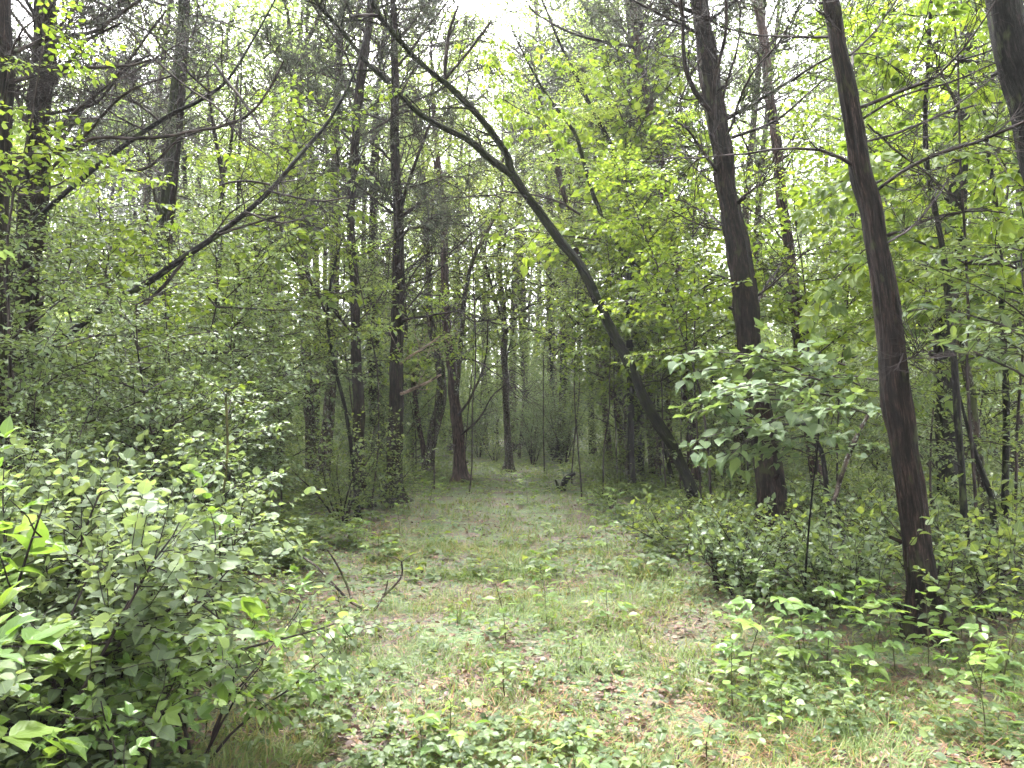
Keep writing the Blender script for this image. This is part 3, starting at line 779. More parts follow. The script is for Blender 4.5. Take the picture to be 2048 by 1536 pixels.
limb('L5', [(596, 160, 15), (582, 100, 12), (575, 30, 10), (560, -60, 8)], 16.5, 16.2, 12, 1.0, 'bark_grey')
limb('L5', [(598, 158, 13), (612, 90, 11), (640, 20, 9), (650, -60, 7)], 16.5, 16.2, 12, 1.0, 'bark_grey')
tree('L6', 'speckled young trunk splitting into a narrow V, in the left thicket',
     [(432, 930, 15), (430, 700, 15), (436, 540, 15), (441, 450, 15), (446, 350, 14)], 13.0, 0.1, 'bark_moss', [('small', 8, 3, 6, .8, 1.2, 0, 30)], 'hardwood_tree', seed=36, sides=10)
limb('L6', [(446, 355, 12), (436, 300, 10), (425, 240, 8), (415, 150, 6)], 13, 12.6, 8, .7)
limb('L6', [(447, 355, 10), (458, 310, 8), (468, 255, 7), (480, 150, 5)], 13, 12.8, 8, .7)
tree('L7', 'narrow trunk between the leaning dead pole and the V-shaped young trunk',
     [(388, 900, 15), (385, 720, 14), (383, 600, 14), (378, 480, 12), (370, 350, 10)], 17, 4, 'bark_dark', [('small', 8, 5, 11, .9, 1.4, 0, 30)], 'hardwood_tree', seed=37, sides=10)
tree('L8', 'crooked dark trunk behind the long leaning dead pole',
     [(300, 900, 22), (305, 690, 21), (312, 550, 21), (325, 450, 20), (340, 320, 22), (345, 210, 20), (358, 90, 16), (365, 0, 14)],
     12.0, 3, 'bark_moss', [('dead', 9, 4, 10, .6, 1.1, 0, 50), ('small', 6, 5, 9, .8, 1.2, 0, 30)], 'hardwood_tree', seed=38)
tree('L9', 'thick ragged cedar with broken dark boughs at far left',
     [(40, 1000, 70), (42, 800, 66), (48, 640, 62), (58, 480, 56), (75, 300, 48), (86, 120, 46), (96, -5, 44)],
     7.4, 4, 'bark_cedar', [('dead', 26, 2.5, 7.5, .6, 1.2, 0, 50), ('green', 16, 3.9, 7.5, .6, 1.1, 0, 35)], sides=40, seed=39, rough=.42)
for pts, a, b in (([(80, 100, 13), (130, 75, 12), (190, 60, 10), (240, 28, 9), (300, -20, 7)], 7.3, 5.6),
                  ([(105, 175, 10), (135, 130, 9), (175, 80, 8), (240, 40, 6)], 7.3, 6.4),
                  ([(90, 230, 9), (190, 205, 8), (250, 140, 7), (300, 110, 5)], 7.3, 6.2),
                  ([(75, 300, 10), (150, 220, 8), (230, 150, 7), (330, 20, 5)], 7.3, 6.0),
                  ([(70, 370, 9), (180, 260, 8), (250, 195, 7), (345, 155, 5)], 7.3, 6.2),
                  ([(85, 165, 13), (60, 150, 11), (20, 112, 10), (-40, 100, 8)], 7.3, 6.6),
                  ([(250, 50, 4), (300, 105, 5), (360, 160, 5), (430, 210, 5), (480, 270, 4), (540, 310, 3)], 5.9, 6.2)):
    limb('L9', pts, a, b, 9, .5)
tree('L10', 'furrowed trunk cut off by the left edge, sending one long bare bough to the right',
     [(-14, 1200, 44), (-8, 800, 42), (2, 400, 38), (8, 160, 34), (6, 0, 32)], 6.0, 4, 'bark_cedar', [('dead', 7, 3, 8, .5, .9, 0, 50), ('green', 5, 4.8, 8, .5, .9, 0, 35)], seed=40, sides=16)
limb('L10', [(0, 318, 10), (60, 312, 10), (120, 300, 10), (200, 277, 9), (290, 272, 9), (380, 258, 9), (455, 243, 8), (500, 215, 6), (560, 120, 4)], 6.0, 5.6, 14, .5)
limb('L10', [(0, 170, 12), (60, 155, 11), (110, 140, 10), (170, 138, 9), (260, 130, 7), (300, 120, 6)], 6.0, 5.6, 10, .45)
limb('L10', [(5, 112, 11), (50, 96, 10), (100, 70, 8), (150, 20, 6)], 6.0, 5.6, 8, .45)
tree('D1', 'long dead pole leaning right through the left thicket, its upper end among twigs',
     [(-260, 1010, 20), (-60, 835, 19), (110, 690, 18), (210, 612, 17), (300, 562, 16), (380, 508, 15), (450, 460, 13), (540, 382, 12), (600, 312, 10), (660, 240, 8), (702, 160, 6), (735, 60, 4)],
     list(np.linspace(6.4, 7.6, 12)), 0, 'bark_dark', [('dead', 5, 3.2, 4.2, .35, .6, 10, 40)], 'dead_tree', 'dead tree', sides=12, seed=41, rough=.2)
for pts, a, b in (([(440, 468, 8), (480, 455, 7), (560, 432, 5)], 7.0, 6.8), ([(540, 370, 7), (490, 360, 6), (440, 370, 5)], 7.1, 6.9),
                  ([(490, 425, 6), (560, 445, 5), (610, 435, 4)], 7.0, 6.7), ([(540, 382, 6), (640, 400, 5), (700, 390, 4)], 7.1, 7.4),
                  ([(270, 628, 12), (330, 565, 9), (375, 512, 7)], 6.8, 6.9)):
    limb('D1', pts, a, b, 4, .4)
tree('D2', 'second dead pole, shorter and higher, slanting up to the top edge at left',
     [(-60, 560, 11), (80, 430, 12), (200, 327, 12), (280, 268, 11), (350, 225, 10), (410, 195, 9), (455, 160, 7), (500, 90, 5), (550, 0, 4), (570, -50, 3)],
     list(np.linspace(6.4, 7.0, 10)), 0, 'bark_dark', [('dead', 5, 4.2, 5.2, .35, .6, 10, 40)], 'dead_tree', 'dead tree', sides=10, seed=42)
for pts, a, b in (([(190, 330, 8), (290, 340, 8), (360, 285, 6), (420, 262, 4)], 6.6, 6.2), ([(430, 130, 9), (480, 200, 8), (520, 260, 6)], 6.8, 6.4)):
    limb('D2', pts, a, b, 4, .4)
# slim poles of the left thicket
tree('P1', 'thin dark sapling with a wide fork, in front of the tall grey forked trunk',
     [(704, 905, 10), (690, 820, 9), (672, 740, 9), (655, 640, 8), (662, 560, 7), (685, 470, 5)], 11.0, 1.5, 'bark_dark', [('small', 5, 2.2, 5, .6, 1, 0, 30)], 'sapling', seed=43, sides=8)
limb('P1', [(656, 640, 7), (635, 590, 6), (605, 545, 4), (570, 500, 3)], 11, 10.6, 8, .5)
tree('P2', 'slender trunk between the V-shaped young trunk and the tall grey one, low leaves on it',
     [(478, 930, 17), (480, 760, 15), (478, 640, 13), (472, 500, 11), (476, 380, 9)], 13.5, 3, 'bark_dark', [('small', 8, 2.5, 8, .8, 1.2, 0, 30)], 'hardwood_tree', seed=44, sides=10)
tree('P3', 'grey-brown stem seen just left of the slim dark cedar, far back',
     [(660, 900, 13), (655, 760, 12), (650, 600, 11), (652, 430, 9)], 21, 4, 'bark_cedar', [('dead', 14, 4, 12, .8, 1.3, 0, 50)], seed=45, sides=10)
tree('P4', 'brown trunk glimpsed in the gap between the slim dark cedar and the thicker one',
     [(746, 960, 16), (744, 800, 15), (738, 640, 13), (742, 480, 11)], 18.5, 4, 'bark_cedar', [('dead', 14, 4, 12, .8, 1.3, 0, 50)], seed=46, sides=10)
tree('P5', 'tall branching cedar at the end of the track with wide arching bare boughs',
     [(1016, 910, 18), (1010, 760, 16), (1008, 660, 15), (1000, 560, 13), (1002, 430, 10)], 21, 4, 'bark_grey', [('dead', 20, 3, 12, 1.0, 1.8, 5, 55)], seed=47, sides=10)
limb('P5', [(1008, 670, 9), (1050, 620, 8), (1100, 590, 6), (1150, 560, 4)], 21, 19.5, 10, 1.0)
limb('P5', [(1006, 640, 9), (985, 580, 9), (970, 520, 7), (980, 440, 5)], 21, 20, 10, 1.0)
tree('P6', 'dark upright trunk beyond the curled snag, deep in the wood',
     [(1106, 905, 11), (1104, 800, 11), (1102, 700, 9), (1100, 560, 8)], 26, 5, 'bark_dark', [('dead', 16, 3, 14, 1.0, 1.8, 0, 50)], seed=48, sides=9)
tree('P7', 'leaning slim stem at upper centre right, running parallel to the mossy tree',
     [(1300, 560, 10), (1240, 500, 10), (1190, 400, 10), (1168, 330, 10), (1150, 270, 9), (1095, 190, 7), (1060, 130, 5)],
     list(np.linspace(13.5, 12.5, 7)), 1.0, 'bark_moss', [('small', 4, 6, 8, .7, 1, 0, 30)], 'hardwood_tree', seed=49, sides=9)
tree('P8', 'short curved mossy bough-like stem over the track, right of centre',
     [(1330, 900, 9), (1240, 680, 12), (1180, 640, 13), (1150, 610, 12), (1115, 575, 9)], 15.5, 0.5, 'bark_moss', [('small', 3, 3, 5, .8, 1, 0, 30)], 'hardwood_tree', seed=50, sides=9)

# ================================================================== leafy young trees that carry the bright foliage
def sapling(label, x, y, H, z0, R, kind, n, sc, seed, lean=(0, 0), bark='twig', group=None, r0=.017, name='sapling', el=(-10, 30)):
    r0 = min(r0, .003 + .0036 * H)
    rng = RNG(seed)
    base = np.array((x, y, float(gz(x, y))))
    d = np.array((lean[0], lean[1], H))
    p = arc(rng, base + (0, 0, -.05), d, np.linalg.norm(d), 14, .25, .055)
    if 'seedling tree' in label: r0 = .0035; bark = 'stem'
    root = thing(name, label, 'young tree', base, group)
    g = Geo(); tube(g, p, np.linspace(r0, .006, len(p)), 8, 0, .2, seed)
    link('trunk', g.mesh('trunk', [M[bark]], base, smooth=(0,)), root)
    h = p[:, 2] - base[2]
    for k in range(n):
        zz = z0 + (H - z0) * (k + rng.random()) / n
        i = int(np.argmin(abs(h - zz)))
        prof = (1 - .45 * (zz - z0) / max(H - z0, .1))
        bough(root, kind, int(rng.integers(0, 12)), p[i], k * 2.4 + rng.normal(0, .3), rad(rng.uniform(*el)), sc * prof * R * rng.uniform(.8, 1.15), rng.uniform(-.3, .3))
    return root
sp = [  # label, x, y, H, z0, R, kind, n, sc, seed
    ('yellow-green leafy sapling in the gap between the mossy leaning tree and the stout shaggy cedar', 2.95, 13.4, 6.6, 2.0, 1.5, 'oval', 34, 1.0, 501),
    ('airy bright sapling with drooping sprays just left of the stout shaggy cedar', 3.1, 11.6, 6.4, 2.4, 1.3, 'oval', 30, 1.0, 502),
    ('sapling with hanging compound leaves under the bend of the mossy tree', 1.75, 13.6, 5.2, 3.0, 1.1, 'oval', 16, .9, 503),
    ('luminous sapling right of the stout shaggy cedar, leaves nearly touching it', 4.3, 9.8, 5.4, 1.6, 1.3, 'oval', 30, 1.0, 504),
    ('tall bright sapling between the two big right-hand cedars, higher than its neighbours', 5.4, 11.8, 8.0, 2.8, 1.5, 'oval', 32, 1.0, 505),
    ('large-leaved bright tree spreading over the top right behind the nearest trunk', 4.6, 7.0, 7.2, 2.7, 1.45, 'hick', 34, 1.0, 506),
    ('fresh green hickory sapling whose sprays hang at the right edge, upper half', 5.6, 7.8, 6.6, 2.2, 1.4, 'hick', 30, 1.0, 507),
    ('cool green sapling at the right edge with broad leaves at eye level', 3.55, 4.5, 3.1, 1.6, 1.15, 'lance', 24, .9, 508),
    ('dense green sapling low between the nearest trunk and the black-based double tree', 5.0, 8.4, 3.6, 1.0, 1.1, 'small', 20, 1.0, 509),
    ('dull green sapling behind the stout cedar near the ground', 4.0, 12.0, 3.8, .8, 1.3, 'small', 22, 1.0, 510),
    ('shade-dark sapling filling the lower gap right of the mossy tree base', 3.4, 14.2, 3.6, .8, 1.3, 'small', 22, 1.0, 511),
    ('leafy sapling whose sprays droop in front of the two dark cedars left of the track', -2.3, 11.6, 4.6, 2.4, 1.0, 'oval', 8, .8, 512),
    ('pale green sapling left of the slim dark cedar with small leaves', -3.6, 11.0, 4.4, 1.4, 1.2, 'cool', 24, 1.0, 513),
    ('high thin sapling in the left thicket catching yellow light', -4.6, 8.6, 4.4, 2.4, 1.2, 'oval', 18, .9, 514),
    ('layered small-leaved tree rising over the left thicket beside the ragged cedar', -4.1, 7.4, 4.0, 1.2, 1.35, 'cool', 30, 1.0, 515),
    ('layered grey-green small tree in front of the crooked dark trunk', -4.0, 8.4, 4.2, 1.0, 1.4, 'cool', 30, 1.0, 516),
    ('small-leaved sapling right of the crooked dark trunk, chest high leaves', -3.7, 9.6, 3.6, .8, 1.3, 'cool', 26, 1.0, 517),
    ('tall light green sapling far left behind the ragged cedar', -6.8, 10.0, 6.0, 2.0, 1.6, 'small', 28, 1.1, 518),
    ('yellowish tree reaching between the V-shaped trunk and the tall grey one', -4.9, 14.5, 6.4, 2.4, 1.7, 'small', 30, 1.2, 519),
    ('soft green tree behind the end of the track, left side', -2.6, 19.0, 6.5, 2.5, 1.8, 'small', 26, 1.3, 520),
    ('feathery green tree over the end of the track, right side', 1.4, 16.5, 6.0, 2.8, 1.6, 'small', 26, 1.2, 521),
    ('close sapling at the left edge with large pale leaves high up', -2.75, 3.3, 2.75, 2.1, .55, 'broad', 4, .8, 522),
    ('sparse sapling at the top left in front of the ragged cedar', -3.9, 5.6, 4.6, 3.0, .9, 'oval', 12, .8, 523),
    ('glossy sapling deep in the shade behind the double-stemmed tree', 7.6, 11.5, 4.6, 1.0, 1.5, 'small', 26, 1.0, 524),
    ('bright leafy tree in the background right of the double-stemmed tree', 8.4, 13.5, 8.0, 2.5, 1.8, 'small', 30, 1.2, 525),
    ('loose green sapling midway between the leaning trio and the stout cedar', 3.4, 16.0, 6.0, 1.6, 1.7, 'small', 30, 1.2, 526),
    ('grey-green bushy sapling left of the V-shaped young trunk', -5.9, 12.0, 4.0, .8, 1.5, 'cool', 28, 1.1, 527),
    ('yellow-green tree behind the nearest right trunk, mid-height', 6.4, 10.4, 6.0, 2.0, 1.5, 'oval', 30, 1.0, 528),
]
sp += [
    ('grey-green sapling hiding the lower end of the leaning dead pole', -3.7, 5.35, 3.1, 1.0, 1.15, 'cool', 26, 1.0, 541),
    ('small-leaved sapling in front of the thicket, right of the lower end of the dead pole', -2.9, 5.9, 2.5, .8, 1.0, 'cool', 22, 1.0, 542),
    ('yellow-leaved low sapling under the middle of the leaning dead pole', -3.4, 7.4, 3.1, 1.7, .9, 'oval', 12, .8, 543),
    ('tall seedling tree with a few large pale leaves above the glossy bush', -1.5, 3.5, 1.75, 1.2, .5, 'lance', 9, .7, 544),
    ('sapling with level sprays behind the slim dark cedar', -3.3, 14.2, 5.6, 2.2, 1.3, 'small', 26, 1.1, 545),
    ('light green sapling in the gap right of the thicker dark cedar', -1.7, 15.4, 4.4, 2.6, 1.0, 'oval', 14, .9, 546),
    ('fine-leaved tree leaning in over the track from the tall reddish-brown trunk', -1.2, 17.8, 8.5, 4.2, 1.7, 'small', 30, 1.2, 547),
    ('fine-leaved tree arching above the curled snag', .9, 19.6, 9.5, 4.5, 1.9, 'small', 32, 1.3, 548),
    ('yellow-green sapling right beside the mossy leaning tree, its sprays above head height', 2.55, 8.9, 5.2, 2.4, .95, 'oval', 30, 1.0, 549),
    ('bright sapling whose sprays hang between the leaning trio and the mossy leaning tree', 1.35, 13.6, 4.4, 2.4, 1.1, 'oval', 16, .9, 550),
    ('tall young tree with yellow-green sprays behind the upper bend of the mossy leaning tree', 2.2, 14.6, 9.5, 4.5, 1.9, 'oval', 40, 1.2, 551),
    ('young tree with yellow-green sprays high between the two dark cedars and the fork', -.9, 14.8, 8.8, 5.2, 1.3, 'small', 26, 1.1, 552),
    ('fresh yellow-green leafy tree over the left thicket, top reaching the bare long bough', -4.3, 10.8, 6.6, 3.0, 1.5, 'oval', 30, 1.0, 553),
]
for a in sp: sapling(*a)
rt = sapling('broad-leaved wet sapling spreading flat heart-shaped leaves in front of the stout cedar', 2.35, 5.7, 1.75, 1.2, .7, 'broad', 5, .8, 530, bark='bark_dark')
for (px, py, Y, az, el, sc) in ((1700, 800, 5.9, 180, -4, .95), (1640, 760, 5.8, 170, 2, 1.0), (1650, 830, 5.6, 200, -12, 1.0), (1590, 800, 5.6, 185, -15, .8), (1720, 770, 6.0, 150, 5, .8), (1600, 740, 6.0, 190, 5, 1.0), (1550, 790, 5.7, 175, -14, .7), (1740, 830, 5.4, 215, -5, .7), (1690, 730, 6.1, 185, 6, 1.0), (1600, 850, 5.4, 195, -12, .8), (1640, 870, 5.5, 190, -18, .7), (1755, 760, 5.9, 120, 0, .8), (1580, 780, 5.5, 230, -5, .8)):
    bough(rt, 'broad', int(px / 7), P(px, py, Y), rad(az), rad(el), sc)

# ================================================================== shrubs
SH = {}
def shrub(key, label, x, y, rz=0.0, sc=1.0, group=None, name='shrub', **kw):
    """first use of a key builds it, later ones copy it"""
    z = float(gz(x, y))
    if key not in SH:
        a, b = shrub_meshes(**kw)
        r = thing(name, label, 'shrub', (x, y, z), group)
        link('stem', a, r); link('foliage', b, r)
        r.rotation_euler = (0, 0, rz); r.scale = (sc, sc, sc)
        SH[key] = kids(r); return r
    return copy_tree(SH[key], (x, y, z), rz, sc, label, group)
KW = {
    'big_a': dict(seed=601, H=1.05, R=.95, stems=10, leaf='round', mat='leaf_pale', size=.060, twigs=24, per=10),
    'big_b': dict(seed=602, H=1.3, R=.95, stems=9, leaf='round', mat='leaf_pale', size=.058, twigs=24, per=9),
    'tall_a': dict(seed=603, H=2.5, R=1.35, stems=10, leaf='ovate', mat='leaf_blue', size=.055, twigs=48, per=7, low=.10),
    'tall_b': dict(seed=604, H=2.9, R=1.5, stems=10, leaf='ovate', mat='leaf_blue', size=.060, twigs=50, per=7, low=.15),
    'mid_a': dict(seed=605, H=1.2, R=.8, stems=7, leaf='ovate', mat='leaf_mid', size=.070, twigs=20, per=6),
    'mid_b': dict(seed=606, H=1.6, R=1.0, stems=8, leaf='ovate', mat='leaf_mid', size=.065, twigs=26, per=6),
    'low_a': dict(seed=607, H=.55, R=.6, stems=9, leaf='ovate', mat='leaf_mid', size=.065, twigs=9, per=7, low=.25),
    'low_b': dict(seed=608, H=.45, R=.55, stems=9, leaf='round', mat='leaf_blue', size=.055, twigs=9, per=7, low=.25),
    'comp': dict(seed=609, H=.75, R=.6, stems=8, leaf='ovate', mat='leaf_fresh', size=.062, twigs=6, per=3, comp=5, low=.4),
}
def SHR(key, label, x, y, rz=0.0, sc=1.0, group=None):
    return shrub(key, label, x, y, rz, sc, group, **KW[key])
for a in [
    ('big_a', 'wet round-leaved bush in the bottom left corner', -1.95, 2.75, 0, 1.0),
    ('big_b', 'small-leaved glossy bush beside the grass at lower left', -1.88, 3.4, 1, .78),
    ('big_a', 'leaning leafy bush behind the bottom left corner bush', -2.45, 3.7, 2.2, 1.1),
    ('big_b', 'grey-green bush reaching toward the fallen pale branch', -2.05, 4.35, 4, .85),
    ('tall_a', 'waist-high mass of small leaves at the left edge', -3.2, 4.7, .5, .62),
    ('big_a', 'dark-stemmed bush behind the fallen pale branch', -2.7, 5.3, 1.2, 1.1),
    ('tall_b', 'tall arching bush at the left edge under the ragged cedar', -4.1, 6.0, 2, .85),
    ('tall_a', 'broad hazy bush in front of the crooked trunk', -3.1, 6.4, 3.1, .68),
    ('tall_a', 'broad bush between the V-shaped trunk and the track', -3.4, 8.2, 4.4, .80),
    ('tall_b', 'tall bush left of the slim dark cedar, leaning to the track', -4.8, 9.2, 0.4, .90),
    ('tall_a', 'arching thicket bush beneath the dead pole', -5.6, 7.8, 5.2, 1.05),
    ('mid_b', 'green bush at the foot of the slim dark cedar', -2.55, 10.6, 1.6, .95),
    ('mid_a', 'bushy growth at the foot of the thicker dark cedar', -2.15, 12.4, 2.6, .95),
    ('tall_b', 'high bush filling the thicket behind the V-shaped trunk', -6.4, 12.4, 2.9, .95),
    ('tall_a', 'full bush under the tall grey forked trunk', -4.9, 13.2, 1.1, .95),
    ('mid_b', 'wet shrub around the base of the mossy leaning tree', 2.3, 8.7, 0.3, .44),
    ('mid_a', 'low shrub left of the stout cedar foot', 2.6, 8.1, 1.3, .5),
    ('mid_b', 'shrub at the track side under the leaning trio', 2.3, 14.6, 2.3, .6),
    ('mid_a', 'shrub spreading onto the track before the snag, right side', 1.75, 12.4, 3.3, .42),
    ('low_a', 'low leafy clump at the foot of the nearest right trunk', 3.75, 5.5, .5, 1.0),
    ('low_b', 'dark low clump between the seedlings and the nearest right trunk', 2.75, 5.8, 1.5, 1.1),
    ('mid_a', 'leafy shrub right of the nearest right trunk, knee high', 3.75, 4.45, 3.6, .58),
    ('low_a', 'low bush behind the curved vine on the right', 4.1, 7.2, 4.5, 1.3),
    ('low_b', 'spread of round leaves in front of the stout cedar', 2.3, 7.1, 2.5, 1.0),
    ('comp', 'bright five-leaflet plant at the bottom edge, left of the grass', -1.45, 2.72, 0.2, .72),
    ('comp', 'bright five-leaflet plant at the left edge above the corner bush', -2.35, 2.9, 1.4, 1.45),
    ('comp', 'bright five-leaflet plant overhanging the grass beside the glossy bush', -1.45, 3.3, 2.4, .85),
    ('low_a', 'low bush between the short dead stake and the stout cedar', 2.35, 6.9, .3, 1.15),
    ('low_b', 'dark round-leaved clump right of the short dead stake', 2.15, 6.2, 2.3, 1.0),
    ('low_a', 'leafy clump at the track edge above the short dead stake', 2.0, 8.3, 3.6, 1.1),
    ('mid_a', 'low shrub before the wet shrub of the mossy tree', 1.75, 9.3, 5.2, .4),
    ('low_b', 'clump in deep shade right of the curved vine', 4.5, 6.2, 4.1, 1.1),
    ('low_a', 'clump at the right edge beyond the nearest right trunk', 5.2, 7.2, 1.9, 1.3),
    ('low_b', 'clump at the foot of the double-stemmed tree', 5.3, 8.8, .9, 1.3),
]: SHR(*a)

# ================================================================== woods further back: things one by one
AREAS = [(-9999, 'left of the ragged cedar'), (0, 'behind the ragged cedar at far left'), (200, 'behind the long leaning dead pole'), (400, 'behind the V-shaped young trunk'),
         (520, 'around the tall grey forked trunk'), (680, 'behind the two dark cedars'), (830, 'behind the pale twisted trunk'), (950, 'at the end of the track'),
         (1060, 'beyond the curled snag'), (1190, 'behind the leaning trio'), (1300, 'behind the mossy leaning tree'), (1420, 'behind the stout shaggy cedar'),
         (1580, 'between the two big right-hand cedars'), (1800, 'behind the double-stemmed tree'), (1960, 'at the right edge'), (2150, 'beyond the right edge')]
def area(x, y):
    px = 1024 + x / y * F
    return [n for a, n in AREAS if a <= px][-1]
def tier(y):
    return 'far inside' if y > 34 else ('far back' if y > 24 else 'midway')
FT = []
for k in range(5):
    FT.append(('broad', far_tree_meshes(700 + k, (16, 12, 18, 9, 14)[k], (2.6, 1.6, 6.0, .9, 2.2)[k], (2.7, 2.2, 3.2, 1.9, 2.6)[k], (170, 150, 165, 140, 165)[k], 48, .105)))
for k in range(3):
    FT.append(('cedar', far_tree_meshes(720 + k, (17, 14, 18)[k], (5.0, 5, 7)[k], (2.0, 1.7, 2.3)[k], 95, 48, .1, 'needle')))
FT.append(('young', far_tree_meshes(740, 5.2, .5, 1.6, 120, 56, .090)))
FT.append(('young', far_tree_meshes(741, 6.8, .8, 1.8, 150, 56, .095)))
rng = RNG(77)
roots = {}
placed = [(o.location.x, o.location.y) for o in COL.objects if o.get('category') in ('tree',)]
nb = 0
first = [(-4.2, 15.4, 2), (3.6, 17.4, 2), (-4.2, 24.0, 4), (4.0, 22.4, 0), (-5.6, 19.5, 2), (5.8, 16.8, 2), (-3.4, 44.0, 0), (3.4, 20.0, 0), (-5.6, 17.0, 0), (-7.4, 14.2, 0), (4.7, 14.6, 4), (-1.2, 33.0, 1), (.6, 37.0, 0), (-3.2, 33.0, 0), (2.4, 31.0, 4), (1.9, 28.0, 2), (.1, 31.5, 2), (2.9, 25.0, 6), (-2.6, 29.5, 2), (3.3, 18.6, 7), (.7, 34.0, 7), (-3.6, 19.2, 7), (1.7, 24.5, 6), (-6.4, 12.6, 7), (-8.2, 15.5, 6)]
for t_ in range(4000):
    y = 13 + 42 * rng.random() ** .85
    x = rng.uniform(-.85, .85) * (y + 3)
    if t_ < len(first): x, y, fv = first[t_]
    if t_ >= len(first) and y < 31 and abs(x - float(trackx(y))) < 3.0: continue
    mind = 2.0 if y < 30 else 2.3
    if t_ >= len(first) and any((x - a) ** 2 + (y - b) ** 2 < mind ** 2 for a, b in placed): continue
    placed.append((x, y))
    v = int(rng.integers(0, 8))
    if v in (1, 3) and rng.random() < .35: v = 5 + v // 2
    if t_ < len(first): v = fv
    kind, (tm, cm) = FT[v]
    sc = rng.uniform(.85, 1.15) * (1 + .018 * max(0, y - 18))
    ar = area(x, y); tr_ = tier(y)
    lab = ('dark-crowned cedar' if kind == 'cedar' else 'green-crowned slender tree') + f' {tr_} {ar}'
    loc = (x, y, float(gz(x, y)))
    if v not in roots:
        r = thing('cedar_tree' if kind == 'cedar' else 'hardwood_tree', lab, 'tree', loc, 'trees ' + tr_ + ' in the wood ' + ar)
        link('trunk', tm, r); link('crown', cm, r)
        if kind == 'cedar':
            rb = RNG(v + 5)
            for b_ in range(34): bough(r, 'dead', b_, (loc[0], loc[1], loc[2] + 1.8 + b_ * .36), b_ * 2.4, rad(rb.uniform(-5, 45)), rb.uniform(.6, 1.2))
        r.rotation_euler = (0, 0, rng.uniform(0, 6.28)); r.scale = (sc, sc, sc)
        roots[v] = kids(r)
    else:
        copy_tree(roots[v], loc, rng.uniform(0, 6.28), sc, lab, 'trees ' + tr_ + ' in the wood ' + ar)
    nb += 1
    if nb >= 118: break
# low young trees between the trunks
ny = 0; pl2 = []
for t_ in range(3000):
    y = 15 + 32 * rng.random() ** .9
    x = rng.uniform(-.80, .80) * (y + 2)
    if y < 23 and abs(x - float(trackx(y))) < 2.4: continue
    if any((x - a) ** 2 + (y - b) ** 2 < 1.9 ** 2 for a, b in pl2): continue
    pl2.append((x, y))
    v = 8 + ny % 2; sc = rng.uniform(.7, 1.15); ar = area(x, y); tr_ = tier(y)
    lab = ('short' if v == 8 else 'taller') + f' leafy young tree {tr_} {ar}'; loc = (x, y, float(gz(x, y)))
    if v not in roots:
        r = thing('young_tree', lab, 'young tree', loc, 'young trees ' + tr_ + ' in the wood ' + ar)
        link('trunk', FT[v][1][0], r); link('crown', FT[v][1][1], r)
        r.rotation_euler = (0, 0, rng.uniform(0, 6.28)); r.scale = (sc, sc, sc); roots[v] = kids(r)
    else: copy_tree(roots[v], loc, rng.uniform(0, 6.28), sc, lab, 'young trees ' + tr_ + ' in the wood ' + ar)
    ny += 1
    if ny >= 110: break
# trees added round and behind the viewpoint to shade the foreground
for (x, y, v) in ((-1.2, -.9, 2), (5.6, 2.4, 2), (-6.2, 3.0, 2), (1.4, -7.6, 2), (-5.8, -3.4, 2), (7.4, -4.4, 2), (.9, -2.6, 2), (10.5, 3.0, 2), (-11, 2.0, 2), (2.7, -1.0, 2), (-2.3, -3.4, 2), (-4.6, -.5, 2), (4.4, -2.2, 2), (.4, -5.0, 2), (-7.4, 1.6, 2), (7.0, .8, 2), (-3.0, -8.5, 0), (5.4, -8.0, 0), (-8.5, -5.0, 0), (9.5, -4.0, 2), (8.8, 5.4, 2), (-8.8, 5.2, 0)):
    copy_tree(roots[v], (x, y, float(gz(x, y))), x * 2.1, 1.05, 'tall green-crowned tree added beside or behind the viewpoint to shade the foreground', 'shade trees added round the viewpoint')
# undergrowth bushes
ns = 0; placed = [(o.location.x, o.location.y) for o in COL.objects if o.get('category') in ('shrub', 'young tree')]
close = [(-2.0, 25.6), (-.6, 24.6), (.7, 23.4), (-3.2, 27.4), (.4, 26.5), (-1.3, 27.6), (-3.2, 29.5), (-.1, 29.5), (-2.2, 31), (1.6, 22.0), (1.5, 25), (-4.4, 30), (-1.0, 32), (.9, 31.5), (2.4, 27.5), (-5.2, 27)]
for t_ in range(3000):
    y = 9.5 + 34 * rng.random() ** 1.0
    x = rng.uniform(-.84, .84) * (y + 2)
    if t_ < len(close): x, y = close[t_]
    off = abs(x - float(trackx(y)))
    if y < 21.5 and off < 1.9: continue
    if 2.0 < x < 3.7 and 8.3 < y < 12.6: continue
    md = .95 if y < 20 else 1.5
    if any((x - a) ** 2 + (y - b) ** 2 < md ** 2 for a, b in placed): continue
    placed.append((x, y))
    edge = off < 3.0 and y < 20
    key = ['low_a', 'low_b', 'mid_a', 'mid_a'][int(rng.integers(0, 4))] if edge else ['tall_a', 'tall_b', 'mid_a', 'mid_b', 'mid_b', 'tall_a'][int(rng.integers(0, 6))]
    if x > 0 and y < 14 and key.startswith('tall'): key = 'mid_a'
    if 0 < x < 3.6 and y < 15: key = ('low_a', 'low_b')[t_ % 2]
    sc = rng.uniform(.75, 1.15)
    lab = {'low': 'low leafy clump', 'mid': 'waist-high green bush', 'tal': 'arching tall bush'}[key[:3]] + f' {tier(y)} ' + area(x, y)
    SHR(key, lab, x, y, rng.uniform(0, 6.28), sc, 'undergrowth ' + tier(y) + ' ' + area(x, y))
    ns += 1
    if ns >= 150: break

